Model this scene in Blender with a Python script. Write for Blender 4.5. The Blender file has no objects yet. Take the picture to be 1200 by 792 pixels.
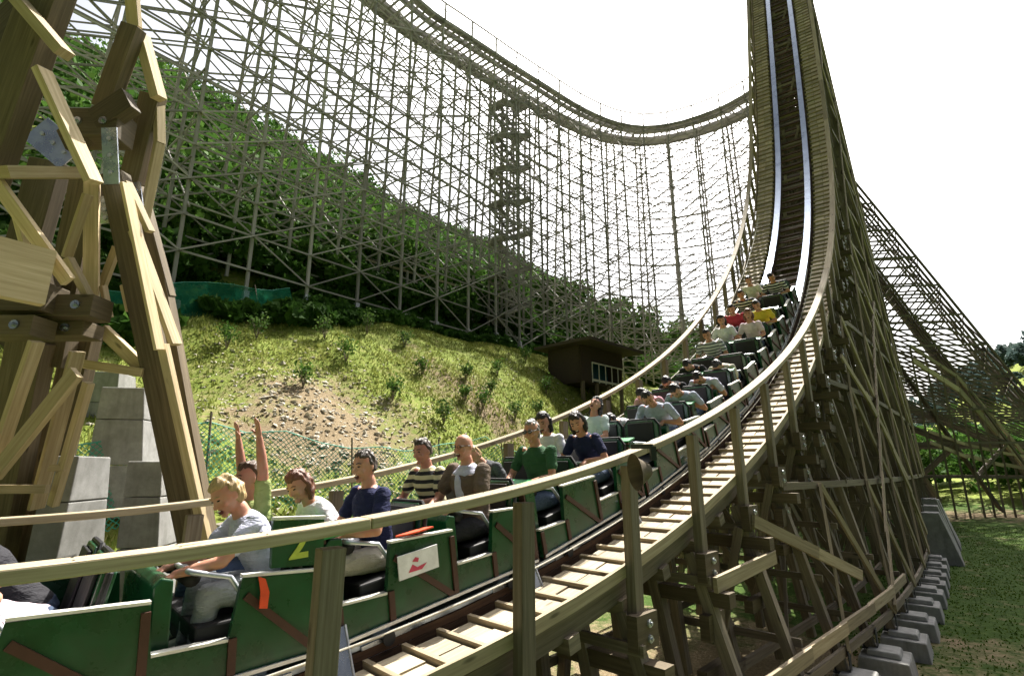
import bpy, math, random
import numpy as np
from mathutils import Vector, Matrix
random.seed(7); RNG = np.random.default_rng(7)
R = math.radians
SC = bpy.context.scene
COL = SC.collection

# ------------------------------------------------------------------ camera, sky, sun, exposure
PITCH = R(14.036); FPX = 613.44
cam = bpy.data.cameras.new('camera'); camo = bpy.data.objects.new('camera', cam); COL.objects.link(camo)
cam.sensor_fit = 'HORIZONTAL'; cam.sensor_width = 36; cam.lens = FPX / 1200 * 36
cam.clip_start = 0.05; cam.clip_end = 3000
camo.location = (0, 0, 0); camo.rotation_euler = (R(90) + PITCH, 0, 0)
SC.camera = camo
SUN_EL, SUN_AZ = R(56), R(25)
world = bpy.data.worlds.new('World'); SC.world = world; world.use_nodes = True
wn = world.node_tree; bg = wn.nodes['Background']
sky = wn.nodes.new('ShaderNodeTexSky'); sky.sky_type = 'NISHITA'; sky.sun_disc = False
sky.sun_elevation = SUN_EL; sky.sun_rotation = SUN_AZ
sky.air_density = 1.0; sky.dust_density = 7.0; sky.ozone_density = 1.0
hs = wn.nodes.new('ShaderNodeHueSaturation'); hs.inputs['Saturation'].default_value = 0.45
wn.links.new(sky.outputs[0], hs.inputs['Color'])
# added directional gain: sky brighter ahead, dimmed behind so camera-facing sides stay dark
tc = wn.nodes.new('ShaderNodeTexCoord'); dt = wn.nodes.new('ShaderNodeVectorMath'); dt.operation = 'DOT_PRODUCT'
wn.links.new(tc.outputs['Generated'], dt.inputs[0]); dt.inputs[1].default_value = (0.22, 0.97, 0.1)
mr_ = wn.nodes.new('ShaderNodeMapRange'); wn.links.new(dt.outputs['Value'], mr_.inputs[0]); mr_.interpolation_type = 'SMOOTHSTEP'
for k_, v_ in zip((1, 2, 3, 4), (-.2, .8, .35, 1.4)): mr_.inputs[k_].default_value = v_
vm = wn.nodes.new('ShaderNodeVectorMath'); vm.operation = 'SCALE'; wn.links.new(hs.outputs[0], vm.inputs[0]); wn.links.new(mr_.outputs[0], vm.inputs['Scale'])
wn.links.new(vm.outputs[0], bg.inputs[0])
bg.inputs[1].default_value = 0.09
sl = bpy.data.lights.new('sun', 'SUN'); sl.energy = 5.0; sl.angle = R(0.53); sl.color = (1, .95, .86)
so = bpy.data.objects.new('sun', sl); COL.objects.link(so)
SDIR = Vector((math.sin(SUN_AZ) * math.cos(SUN_EL), math.cos(SUN_AZ) * math.cos(SUN_EL), math.sin(SUN_EL)))
so.rotation_euler = SDIR.to_track_quat('Z', 'Y').to_euler()
SC.view_settings.view_transform = 'Standard'; SC.view_settings.look = 'None'
SC.view_settings.exposure = 1.3; SC.view_settings.gamma = 1; SC.view_settings.use_curve_mapping = False
SC.cycles.max_bounces = 6; SC.cycles.transparent_max_bounces = 24

# ------------------------------------------------------------------ helpers
FW = np.array([0, math.cos(PITCH), math.sin(PITCH)]); UP = np.array([0, -math.sin(PITCH), math.cos(PITCH)]); RT = np.array([1., 0, 0])
Z3 = np.array([0, 0, 1.])
def at(px, py, d):
    """world point seen at that place of the photograph, d metres deep"""
    return FW * d + RT * ((px - 600) / FPX * d) + UP * ((396 - py) / FPX * d)
def nz(v):
    v = np.asarray(v, float); return v / (np.linalg.norm(v) + 1e-12)

MATS = {}
def nodemat(name, rough=.7, spec=.3, metal=0.):
    m = bpy.data.materials.new(name); m.use_nodes = True; nt = m.node_tree; b = nt.nodes['Principled BSDF']
    b.inputs['Roughness'].default_value = rough; b.inputs['Metallic'].default_value = metal
    b.inputs['Specular IOR Level'].default_value = spec
    MATS[name] = m; return m, nt, b
def mixc(nt, fac, a, b):
    n = nt.nodes.new('ShaderNodeMix'); n.data_type = 'RGBA'
    for s, v in ((n.inputs[0], fac), (n.inputs[6], a), (n.inputs[7], b)):
        if hasattr(v, 'links') or hasattr(v, 'is_linked'): nt.links.new(v, s)
        elif isinstance(v, (int, float)): s.default_value = v
        else: s.default_value = tuple(v) + (1,) if len(v) == 3 else v
    return n.outputs[2]
def noise(nt, vec, scale, detail=4, rough=.6):
    n = nt.nodes.new('ShaderNodeTexNoise'); n.inputs['Scale'].default_value = scale; n.inputs['Detail'].default_value = detail
    n.inputs['Roughness'].default_value = rough
    if vec is not None: nt.links.new(vec, n.inputs['Vector'])
    return n.outputs['Fac']
def ramp(nt, fac, stops):
    r = nt.nodes.new('ShaderNodeValToRGB'); el = r.color_ramp.elements
    while len(el) < len(stops): el.new(.5)
    for e, (p, c) in zip(el, stops):
        e.position = p; e.color = (c, c, c, 1) if isinstance(c, (int, float)) else tuple(c) + (1,)
    nt.links.new(fac, r.inputs[0]); return r.outputs[0]
def bump(nt, b, h, strength=.3, dist=.01):
    n = nt.nodes.new('ShaderNodeBump'); n.inputs['Strength'].default_value = strength; n.inputs['Distance'].default_value = dist
    nt.links.new(h, n.inputs['Height']); nt.links.new(n.outputs[0], b.inputs['Normal'])
def mapping(nt, src, scale):
    n = nt.nodes.new('ShaderNodeMapping'); n.inputs['Scale'].default_value = scale; nt.links.new(src, n.inputs[0]); return n.outputs[0]
def coord(nt, which='Object'):
    return nt.nodes.new('ShaderNodeTexCoord').outputs[which]
def attr(nt, name='rnd'):
    n = nt.nodes.new('ShaderNodeAttribute'); n.attribute_name = name; return n.outputs['Fac']

def wood(name, dark, mid, light, rough=.75, knots=True):
    m, nt, b = nodemat(name, rough, .25)
    uv = nt.nodes.new('ShaderNodeUVMap').outputs[0]
    g = noise(nt, mapping(nt, uv, (1.3, 34, 1)), 1.0, 6, .65)
    g2 = noise(nt, mapping(nt, uv, (.5, 3.0, 1)), 1.4, 3, .5)
    c = ramp(nt, g, [(.3, dark), (.55, mid), (.75, light)])
    c = mixc(nt, ramp(nt, g2, [(.35, 0), (.75, .55)]), c, dark)
    rn = attr(nt)
    hsv = nt.nodes.new('ShaderNodeHueSaturation'); nt.links.new(c, hsv.inputs['Color'])
    mr = nt.nodes.new('ShaderNodeMapRange'); nt.links.new(rn, mr.inputs[0]); mr.inputs[3].default_value = .72; mr.inputs[4].default_value = 1.25
    nt.links.new(mr.outputs[0], hsv.inputs['Value'])
    c = hsv.outputs[0]
    if knots:
        v = nt.nodes.new('ShaderNodeTexVoronoi'); nt.links.new(mapping(nt, uv, (1.6, 6, 1)), v.inputs['Vector']); v.inputs['Scale'].default_value = 1.0
        c = mixc(nt, ramp(nt, v.outputs['Distance'], [(.05, .8), (.12, 0)]), c, tuple(x * .35 for x in dark))
    nt.links.new(c, b.inputs['Base Color']); bump(nt, b, g, .35, .004)
    return m
def plain(name, col, rough=.5, spec=.4, metal=0., var=.18, scale=9, dirt=None):
    m, nt, b = nodemat(name, rough, spec, metal)
    n = noise(nt, coord(nt), scale, 5)
    lo = tuple(x * (1 - var) for x in col); hi = tuple(min(1, x * (1 + var)) for x in col)
    c = mixc(nt, ramp(nt, n, [(.3, 0.), (.7, 1.)]), lo, hi)
    if dirt:
        n2 = noise(nt, coord(nt), scale * .35, 6, .7); c = mixc(nt, ramp(nt, n2, [(.5, 0.), (.75, .7)]), c, dirt)
    nt.links.new(c, b.inputs['Base Color'])
    rr = ramp(nt, n, [(.2, max(0, rough - .12)), (.8, min(1, rough + .12))]); nt.links.new(rr, b.inputs['Roughness'])
    return m

wood('pine', (.24, .19, .12), (.42, .35, .235), (.54, .47, .34))
wood('treated', (.12, .098, .068), (.22, .185, .135), (.32, .28, .21))
wood('greywood', (.28, .265, .245), (.41, .395, .37), (.52, .505, .48), knots=False)
wood('greytreated', (.10, .085, .07), (.17, .145, .12), (.25, .22, .185), knots=False)
wood('dark_shade_wood', (.075, .058, .036), (.135, .105, .065), (.20, .16, .10))  # dark treated wood; on the left support the tone stands in for overhead shade
wood('darkwood', (.055, .03, .018), (.10, .058, .035), (.15, .09, .055))
wood('fresh', (.34, .26, .145), (.50, .405, .25), (.62, .53, .37))
wood('plank', (.32, .265, .18), (.49, .425, .31), (.61, .55, .42))
plain('steel', (.42, .46, .52), .28, .5, .9, .2, 6, (.25, .27, .3))
plain('rail_steel', (.44, .52, .64), .32, .5, .9, .12, 3)
plain('galv', (.55, .58, .62), .4, .5, .7, .15, 14)
plain('dark_metal', (.03, .032, .036), .45, .4, .4, .3)
plain('green_paint', (.006, .058, .02), .3, .5, 0, .35, 5, (.03, .045, .028))
plain('green_hood', (.03, .26, .08), .35, .5, 0, .15, 5)
plain('brown_trim', (.055, .022, .014), .5, .4)
plain('edge_white', (.72, .72, .66), .45, .4, 0, .12, 9, (.4, .36, .28))
plain('black_rubber', (.018, .018, .02), .6, .3)
plain('orange', (.75, .09, .03), .6, .3)
plain('white_board', (.75, .76, .8), .5, .3)
plain('yellow_paint', (.45, .55, .08), .5)
plain('red_paint', (.55, .06, .12), .5)
plain('red_rail', (.34, .05, .03), .5)
plain('bell_paint', (.52, .47, .36), .5, .4, 0, .2, 20, (.3, .22, .13))
plain('rope', (.6, .58, .5), .8)
plain('roof_brown', (.07, .055, .045), .8); plain('hut_wall', (.055, .04, .03), .8); plain('hut_blue', (.02, .10, .17), .4)
def concrete():
    m, nt, b = nodemat('concrete', .9, .2)
    o = coord(nt); n = noise(nt, o, 6, 8, .7); n2 = noise(nt, o, 1.3, 4)
    c = ramp(nt, n, [(.25, (.22, .22, .21)), (.7, (.38, .38, .37))])
    c = mixc(nt, ramp(nt, n2, [(.42, 0.), (.7, .6)]), c, (.15, .15, .135))
    st = noise(nt, mapping(nt, o, (9, 9, .7)), 1, 4); c = mixc(nt, ramp(nt, st, [(.5, 0.), (.75, .45)]), c, (.13, .125, .115))
    nt.links.new(c, b.inputs['Base Color']); bump(nt, b, n, .5, .01)
concrete()
def foliage_mat(name, dark, mid, light):
    m, nt, b = nodemat(name, .75, .08)
    r = attr(nt); c = ramp(nt, r, [(0., dark), (.5, mid), (1., light)])
    nt.links.new(c, b.inputs['Base Color'])
    tr = nt.nodes.new('ShaderNodeBsdfTranslucent'); nt.links.new(c, tr.inputs[0])
    mx = nt.nodes.new('ShaderNodeMixShader'); mx.inputs[0].default_value = .3
    nt.links.new(b.outputs[0], mx.inputs[1]); nt.links.new(tr.outputs[0], mx.inputs[2])
    nt.links.new(mx.outputs[0], nt.nodes['Material Output'].inputs[0])
foliage_mat('leaf', (.028, .07, .015), (.06, .135, .025), (.12, .21, .04))
foliage_mat('leaf_light', (.03, .07, .015), (.06, .12, .025), (.12, .19, .05))
foliage_mat('leaf_haze', (.05, .08, .08), (.07, .105, .10), (.10, .14, .12))  # bluish leaves: distance haze mixed into the colour
foliage_mat('grass_blade', (.13, .17, .035), (.25, .28, .065), (.42, .41, .17))
foliage_mat('grass_blade_dark', (.04, .08, .015), (.07, .12, .02), (.13, .17, .04))  # meadow blades: greener, with shade put into the darker tone

class MB:
    """collects shapes, builds one mesh object"""
    def __init__(s): s.v = []; s.f = []; s.uv = []; s.r = []; s.n = 0
    def poly(s, verts, faces, uvs=None, rnd=None):
        rnd = random.random() if rnd is None else rnd
        s.v.extend([tuple(map(float, v)) for v in verts])
        for k, f in enumerate(faces):
            s.f.append(tuple(i + s.n for i in f)); s.r.append(rnd)
            s.uv.extend(uvs[k] if uvs else [(verts[i][0] * .5, verts[i][2] * .5 + verts[i][1] * .3) for i in f])
        s.n += len(verts)
    def beam(s, p0, p1, w, h, up=(0, 0, 1), rnd=None):
        """w across (perpendicular to up), h along up"""
        p0 = np.asarray(p0, float); p1 = np.asarray(p1, float); a = p1 - p0; ln = np.linalg.norm(a)
        if ln < 1e-5: return
        a = a / ln; up = np.asarray(up, float)
        if abs(a @ nz(up)) > .985: up = np.array([1., 0, 0]) if abs(a[0]) < .9 else np.array([0, 1., 0])
        sd = nz(np.cross(a, up)); u = np.cross(sd, a)
        vs = []
        for p in (p0, p1):
            for (x, y) in ((-1, -1), (1, -1), (1, 1), (-1, 1)): vs.append(p + sd * x * w / 2 + u * y * h / 2)
        o = random.random() * 40; q = random.random() * 5
        fs = [(0, 1, 5, 4), (1, 2, 6, 5), (2, 3, 7, 6), (3, 0, 4, 7), (3, 2, 1, 0), (4, 5, 6, 7)]
        uv = []
        for k, t in enumerate((w, h, w, h)):
            y0 = q + k * .37; uv.append([(o, y0), (o, y0 + t), (o + ln, y0 + t), (o + ln, y0)])
        uv += [[(o, q), (o + w, q), (o + w, q + h), (o, q + h)]] * 2
        s.poly(vs, fs, uv, rnd)
    def box(s, c, half, M=None, rnd=None):
        M = np.eye(3) if M is None else np.asarray(M)   # columns are axes
        c = np.asarray(c, float)
        s.beam(c - M[:, 0] * half[0], c + M[:, 0] * half[0], 2 * half[1], 2 * half[2], M[:, 2], rnd)
    def tube(s, pts, r, n=8, caps=True, rnd=None):
        pts = [np.asarray(p, float) for p in pts]; rr = r if hasattr(r, '__len__') else [r] * len(pts)
        vs = []; ref = None
        for i, p in enumerate(pts):
            t = nz(pts[min(i + 1, len(pts) - 1)] - pts[max(i - 1, 0)])
            if ref is None: ref = nz(np.cross(t, (0, 0, 1) if abs(t[2]) < .9 else (1, 0, 0)))
            ref = nz(ref - t * (ref @ t)); b = np.cross(t, ref)
            for k in range(n):
                a = 2 * math.pi * k / n; vs.append(p + (ref * math.cos(a) + b * math.sin(a)) * rr[i])
        fs = [(i * n + k, i * n + (k + 1) % n, (i + 1) * n + (k + 1) % n, (i + 1) * n + k) for i in range(len(pts) - 1) for k in range(n)]
        if caps: fs += [tuple(range(n))[::-1], tuple(range((len(pts) - 1) * n, len(pts) * n))]
        s.poly(vs, fs, None, rnd)
    def prism(s, pts2, fn, rnd=None):
        """pts2: outline (counter-clockwise), fn(x,y,side 0/1) -> 3D"""
        n = len(pts2); vs = [fn(x, y, 0) for x, y in pts2] + [fn(x, y, 1) for x, y in pts2]
        fs = [tuple(range(n))[::-1], tuple(range(n, 2 * n))] + [(i, (i + 1) % n, n + (i + 1) % n, n + i) for i in range(n)]
        s.poly(vs, fs, None, rnd)
    def mesh(s, name, mat, smooth=False):
        me = bpy.data.meshes.new(name); me.from_pydata(s.v, [], s.f); me.update()
        if s.uv:
            ul = me.uv_layers.new(name='UVMap'); ul.data.foreach_set('uv', np.array(s.uv, dtype=np.float32).ravel())
        a = me.attributes.new('rnd', 'FLOAT', 'FACE'); a.data.foreach_set('value', np.array(s.r, dtype=np.float32))
        me.materials.append(MATS[mat] if isinstance(mat, str) else mat)
        if smooth: me.polygons.foreach_set('use_smooth', [True] * len(me.polygons))
        return me
    def build(s, name, mat, parent=None, smooth=False, bevel=0):
        if not s.f: return None
        o = bpy.data.objects.new(name, s.mesh(name, mat, smooth)); COL.objects.link(o)
        if parent is not None: o.parent = parent
        if bevel:
            b = o.modifiers.new('bevel', 'BEVEL'); b.width = bevel; b.segments = 2; b.limit_method = 'ANGLE'; b.use_clamp_overlap = True
        return o
def tag(o, label=None, cat=None, group=None, kind=None):
    if label: o['label'] = label
    if cat: o['category'] = cat
    if group: o['group'] = group
    if kind: o['kind'] = kind
    return o
def empty(name, loc=(0, 0, 0), label=None, cat=None, group=None):
    o = bpy.data.objects.new(name, None); COL.objects.link(o); o.location = loc; o.empty_display_size = .2
    return tag(o, label, cat, group)
def leafmesh(name, mat, P, size, rv, stretch=1.6, flat=None):
    """one quad per point P, random orientation"""
    n = len(P); a = RNG.normal(size=(n, 3)); a /= np.linalg.norm(a, axis=1)[:, None]
    b = RNG.normal(size=(n, 3)); b -= a * (a * b).sum(1)[:, None]; b /= np.linalg.norm(b, axis=1)[:, None]
    sz = (np.asarray(size) * RNG.uniform(.6, 1.3, n))[:, None] / 2
    V = np.stack([P - a * sz * stretch, P + b * sz, P + a * sz * stretch, P - b * sz], 1).reshape(-1, 3)
    return quadmesh(name, mat, V, rv, 4)
def quadmesh(name, mat, V, rv, k):
    n = len(V) // k; me = bpy.data.meshes.new(name)
    me.vertices.add(len(V)); me.vertices.foreach_set('co', V.astype(np.float32).ravel())
    me.loops.add(n * k); me.loops.foreach_set('vertex_index', np.arange(n * k, dtype=np.int32))
    me.polygons.add(n); me.polygons.foreach_set('loop_start', np.arange(0, n * k, k, dtype=np.int32))
    me.polygons.foreach_set('loop_total', np.full(n, k, dtype=np.int32))
    me.update(calc_edges=True)
    a = me.attributes.new('rnd', 'FLOAT', 'FACE'); a.data.foreach_set('value', np.clip(rv, 0, 1).astype(np.float32))
    me.materials.append(MATS[mat]); return me

# ------------------------------------------------------------------ terrain
O2 = np.array([2.567, 8.687]); D2 = nz([.63, .777]); L2 = np.array([D2[1], -D2[0]])
D3 = np.array([D2[0], D2[1], 0]); L3 = np.array([L2[0], L2[1], 0])
def tr(x, y):
    x = np.asarray(x) - O2[0]; y = np.asarray(y) - O2[1]
    return x * D2[0] + y * D2[1], x * L2[0] + y * L2[1]
def xy(t, r): return O2[0] + t * D2[0] + r * L2[0], O2[1] + t * D2[1] + r * L2[1]
UK = [-400, 3.0, 4.2, 5.3, 8, 10.9, 13, 16.6, 18.5, 25, 50, 58, 90, 400]
ZK = [-2.9, -2.9, -1.7, -.65, 1.9, 4.3, 5.6, 6.8, 8.6, 14.0, 33.5, 37.5, 38, 20]
def ground(x, y):
    t, r = tr(x, y); u = -r
    z = np.interp(u, UK, ZK)
    w = np.clip((u - 3.5) / 3, 0, 1)
    n = .16 * np.sin(x * 1.3 + .7 * y) * np.sin(y * .9 - .4 * x) + .35 * np.sin(x * .31 + 1) * np.sin(y * .27) + .07 * np.sin(x * 3.1) * np.sin(y * 2.7 + x)
    z = z + w * n + (1 - w) * .04 * np.sin(x * .8) * np.sin(y * .7)
    z = z - np.clip((6 - t) / 6, 0, 1.9) * 1.25 * np.clip((u - 5.5) / 5, 0, 1) * np.clip((30 - u) / 8, 0, 1)
    big = np.clip((u - 22) / 20, 0, 1); z = z + big * (1.6 * np.sin(x * .11 + 2) * np.sin(y * .09) - np.clip(t - 10, 0, 300) * .03)
    # rising ground beyond the structure on the other side
    v = r - 2.0; far = np.clip((t - 42) / 30, 0, 1) * np.clip((v + 6) / 14, 0, 1)
    z = z + far * 3.0
    hill = 46 * np.exp(-(((x - 215) / 60) ** 2 + ((y - 190) / 70) ** 2)); z = z + hill
    return z
def terrain():
    ts = np.concatenate([[-600, -300, -150, -80], np.arange(-50, -16, 2.), np.arange(-16, 40, .45), np.arange(40, 100, 2.5), [110, 130, 150, 180, 220, 260, 300, 350, 450, 600]])
    rs = np.concatenate([[-600, -300, -200, -140, -110, -90], np.arange(-80, -24, 2.), np.arange(-24, 10, .4), np.arange(10, 60, 2.), [70, 90, 110, 140, 170, 200, 240, 300, 400, 600]])
    T, Rr = np.meshgrid(ts, rs, indexing='ij'); X, Y = xy(T, Rr); Zz = ground(X, Y)
    V = np.stack([X, Y, Zz], -1).reshape(-1, 3); n, m = len(ts), len(rs)
    F = [(i * m + j, i * m + j + 1, (i + 1) * m + j + 1, (i + 1) * m + j) for i in range(n - 1) for j in range(m - 1)]
    F = [f[::-1] for f in F]
    me = bpy.data.meshes.new('ground'); me.from_pydata(V.tolist(), [], F); me.polygons.foreach_set('use_smooth', [True] * len(F))
    m_, nt, b = nodemat('ground_mat', .95, .1); o = coord(nt)
    n1 = noise(nt, o, .55, 6, .65); n2 = noise(nt, o, 4.5, 8, .7); n3 = noise(nt, o, 22, 6, .7)
    g = ramp(nt, n2, [(.3, (.10, .15, .025)), (.5, (.19, .24, .045)), (.72, (.32, .33, .10))])
    s = ramp(nt, n3, [(.3, (.16, .12, .07)), (.55, (.27, .21, .13)), (.75, (.40, .34, .24))])
    # bare stony patch on the slope
    def blob(c, rad):
        v = nt.nodes.new('ShaderNodeVectorMath'); v.operation = 'SUBTRACT'; nt.links.new(o, v.inputs[0]); v.inputs[1].default_value = c
        w = nt.nodes.new('ShaderNodeVectorMath'); w.operation = 'MULTIPLY'; nt.links.new(v.outputs[0], w.inputs[0]); w.inputs[1].default_value = (1 / rad[0], 1 / rad[1], 0)
        l = nt.nodes.new('ShaderNodeVectorMath'); l.operation = 'LENGTH'; nt.links.new(w.outputs[0], l.inputs[0]); return l.outputs['Value']
    def math_(op, a, c=None, clampv=False):
        n = nt.nodes.new('ShaderNodeMath'); n.operation = op; n.use_clamp = clampv
        for k, v in enumerate((a, c)):
            if v is None: continue
            if isinstance(v, (int, float)): n.inputs[k].default_value = v
            else: nt.links.new(v, n.inputs[k])
        return n.outputs[0]
    pa = blob((-4.4, 12.6, 0), (3.0, 2.6)); pb = blob((31, 35, 0), (9, 4)); pc = blob((-1.0, 18, 0), (4, 2.6)); pd = blob((2.5, 8, 0), (6, 4.2))
    mn = math_('MINIMUM', math_('MINIMUM', pa, pb), math_('MINIMUM', math_('ADD', pc, .25), pd))
    msk = math_('ADD', math_('MULTIPLY', math_('SUBTRACT', 1.05, mn), 1.6), math_('MULTIPLY', math_('SUBTRACT', n1, .5), 5.0))
    msk = math_('ADD', msk, math_('MULTIPLY', math_('SUBTRACT', n2, .5), 3.0), True)
    n4 = ramp(nt, noise(nt, o, 1.6, 6, .7), [(.56, 0.), (.68, .75)])
    msk2 = math_('MAXIMUM', msk, n4)
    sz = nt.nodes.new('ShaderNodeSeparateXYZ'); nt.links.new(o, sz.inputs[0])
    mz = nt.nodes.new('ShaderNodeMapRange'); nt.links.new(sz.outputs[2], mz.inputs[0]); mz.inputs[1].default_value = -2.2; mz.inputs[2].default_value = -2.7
    gm = ramp(nt, n2, [(.3, (.03, .06, .012)), (.55, (.055, .10, .018)), (.8, (.12, .15, .04))])  # flat ground: greener grass, with the structure's shade darkened into the colour
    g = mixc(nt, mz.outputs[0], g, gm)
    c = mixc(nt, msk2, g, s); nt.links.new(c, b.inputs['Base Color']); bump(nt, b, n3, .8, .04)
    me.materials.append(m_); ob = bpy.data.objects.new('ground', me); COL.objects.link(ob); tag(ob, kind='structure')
terrain()

# ------------------------------------------------------------------ the track's centre line
CP = np.array([(-3.668, 2.486, -1.325), (-2.317, 3.672, -1.263), (-1.02, 4.905, -1.071), (0.213, 6.172, -0.735), (1.404, 7.44, -0.275), (2.567, 8.687, 0.301), (3.699, 9.906, 0.989), (4.784, 11.096, 1.79), (5.815, 12.255, 2.703), (6.79, 13.379, 3.715), (7.713, 14.47, 4.81), (8.584, 15.524, 5.98), (9.396, 16.528, 7.233), (10.141, 17.462, 8.579), (10.811, 18.314, 10.015), (11.407, 19.08, 11.531), (11.922, 19.751, 13.119), (12.367, 20.338, 14.761), (12.772, 20.881, 16.429), (13.165, 21.415, 18.102), (13.559, 21.957, 19.773), (13.956, 22.512, 21.439), (14.362, 23.088, 23.095), (14.776, 23.686, 24.741), (15.197, 24.3, 26.38), (15.622, 24.931, 28.012), (16.052, 25.577, 29.636), (16.487, 26.238, 31.252), (16.927, 26.916, 32.861), (17.371, 27.61, 34.461), (17.822, 28.322, 36.052)])
pre = [CP[0] - (CP[1] - CP[0]) * k - np.array([.05 * k * k, -.10 * k * k, 0]) for k in (4, 3, 2, 1)]
post = []; p = CP[-1].copy(); e = R(60); hd = nz([CP[-1][0] - CP[-2][0], CP[-1][1] - CP[-2][1]])
for k in range(12):
    e = max(0, e - R(9)); p = p + 1.8 * np.array([hd[0] * math.cos(e), hd[1] * math.cos(e), math.sin(e)]); post.append(p.copy())
CTRL = np.array(pre + list(CP) + post)
S0 = -1.8 * len(pre)
def _spl(k, u):
    i = int(min(max(math.floor(u), 0), len(CTRL) - 2)); f = u - i
    g = lambda j: CTRL[min(max(j, 0), len(CTRL) - 1)]
    a, b, c, d = g(i - 1), g(i), g(i + 1), g(i + 2)
    if k == 0: return .5 * (2 * b + (c - a) * f + (2 * a - 5 * b + 4 * c - d) * f * f + (3 * b - a - 3 * c + d) * f ** 3)
    return .5 * ((c - a) + 2 * (2 * a - 5 * b + 4 * c - d) * f + 3 * (3 * b - a - 3 * c + d) * f * f)
def C_(s): return _spl(0, (s - S0) / 1.8)
def fr(s):
    """point, unit tangent (up the hill), right, normal"""
    T = nz(_spl(1, (s - S0) / 1.8)); L = nz([T[1], -T[0], 0]); return C_(s), T, L, np.cross(L, T)
SEND = S0 + 1.8 * (len(CTRL) - 1.2)
WO = -.134; HW = 1.44; RG = .525

def sweep(mb, s0, s1, lat, hz, w, h, step=.6, vert=True, rnd=None):
    """rectangular bar following the track; hz measured vertically when vert"""
    n = max(2, int((s1 - s0) / step) + 1); ss = np.linspace(s0, s1, n); vs = []; q = random.random() * 9
    for s in ss:
        P, T, L, N = fr(s); U = Z3 if vert else N
        if vert and T[2] > .6: U = nz(Z3 * (1 - (T[2] - .6) * 1.5) + N * (T[2] - .6) * 1.5)
        base = P + L * lat + (U if vert else N) * hz
        for (x, y) in ((-1, -1), (1, -1), (1, 1), (-1, 1)): vs.append(base + L * x * w / 2 + N * y * h / 2)
    fs = []; uv = []; per = [w, h, w, h]
    for i in range(n - 1):
        for k in range(4):
            a = i * 4 + k; b = i * 4 + (k + 1) % 4; fs.append((a, a + 4, b + 4, b)); y0 = q + k * .4
            uv.append([(ss[i], y0), (ss[i + 1], y0), (ss[i + 1], y0 + per[k]), (ss[i], y0 + per[k])])
    fs += [(0, 1, 2, 3), ((n - 1) * 4 + 3, (n - 1) * 4 + 2, (n - 1) * 4 + 1, (n - 1) * 4)]; uv += [[(0, 0), (w, 0), (w, h), (0, h)]] * 2
    mb.poly(vs, fs, uv, rnd)

def leg_r(z, zt, g, top, base):
    return top + (base - top) * (zt - z) / max(zt - g, .1)

drop = empty('coaster_track', tuple(C_(0)), 'steep wooden roller coaster drop with blue steel rails and plank walkways, carrying the train', 'roller coaster')
def under(mb, name, mat, parent, bevel=0, smooth=False):
    """build world-space mesh under a parent whose location is not zero"""
    o = mb.build(name, mat, parent, smooth, bevel)
    if o is not None: o.matrix_parent_inverse = Matrix.Translation(-Vector(parent.location))
    return o
SA, SB = -6.2, SEND
for sgn in (-1, 1):
    m = MB(); sweep(m, SA, SB, sgn * RG, -.025, .20, .05, .45, False); under(m, 'rail', 'rail_steel', drop)
    m = MB()
    for k in range(4): sweep(m, SA, SB, sgn * (RG + .02) + (.012 if k % 2 else 0), -.085 - .062 * k, .2 - .012 * (k % 2), .058, .9, False)
    under(m, 'timber_stack', 'darkwood', drop)
m = MB()
for k, s in enumerate(np.arange(SA, SB, .75)):
    P, T, L, N = fr(s); q = P + N * -.36; m.beam(q - L * 1.36, q + L * 1.36, .14, .12, N)
under(m, 'cross_ties', 'treated', drop)
m = MB()
for k, s in enumerate(np.arange(SA, SB, .42)):
    P, T, L, N = fr(s)
    if T[2] > .5: q = P + N * -.28; m.beam(q - L * .42, q + L * .42, .10, .05, N)
under(m, 'centre_ties', 'darkwood', drop)
# walkways: short treads between cleats
for sgn in (-1, 1):
    m = MB(); c = MB()
    for s in np.arange(SA, SB - .4, .30):
        P, T, L, N = fr(s)
        steep = T[2]
        q = P + Z3 * WO if steep < .6 else P + N * (WO * .7)
        a, b = sgn * .76, sgn * 1.32; tl = .235 if steep < .5 else .165
        for (x0, x1) in ((a, (a + b) / 2 - sgn * .006), ((a + b) / 2 + sgn * .006, b)):
            jit = random.uniform(-.006, .006)
            p0 = q + L * (x0 + x1) / 2 - T * tl / 2 + N * jit; m.beam(p0, p0 + T * tl, abs(x1 - x0) - .004, .034, N)
        cq = q + T * -.148 + N * .012; c.beam(cq + L * (a - sgn * .05), cq + L * (b - sgn * random.uniform(0, .03)), .036, .075, N)
    under(m, 'walkway', 'plank', drop); under(c, 'cleats', 'pine', drop)
    m = MB(); sweep(m, SA, SB, sgn * 1.375, WO + .06, .035, .10, .5); under(m, 'toe_board', 'pine', drop)
    m = MB()
    sweep(m, SA, SB, sgn * 1.29, WO - .12, .045, .16, .5); sweep(m, SA, SB, sgn * .82, WO - .13, .045, .16, .5); under(m, 'stringer', 'treated', drop)
    m = MB(); s = SA
    while s < SB - .2:      # butted lengths of handrail
        e = min(s + 2.9, SB); sweep(m, s + .002, e - .002, sgn * 1.43, WO + 1.045, .15, .06, .3); s = e
    under(m, 'handrail', 'pine', drop, bevel=.008)
m = MB()
for s in np.arange(.2, 14, .355):
    P, T, L, N = fr(s)
    for q in (-.045, .045): c = P + L * (1.43 + q) + Z3 * (WO + 1.045) + N * .030; m.tube([c - N * .002, c + N * .0025], .0055, 6)
under(m, 'nail_heads', 'dark_metal', drop)
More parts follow.
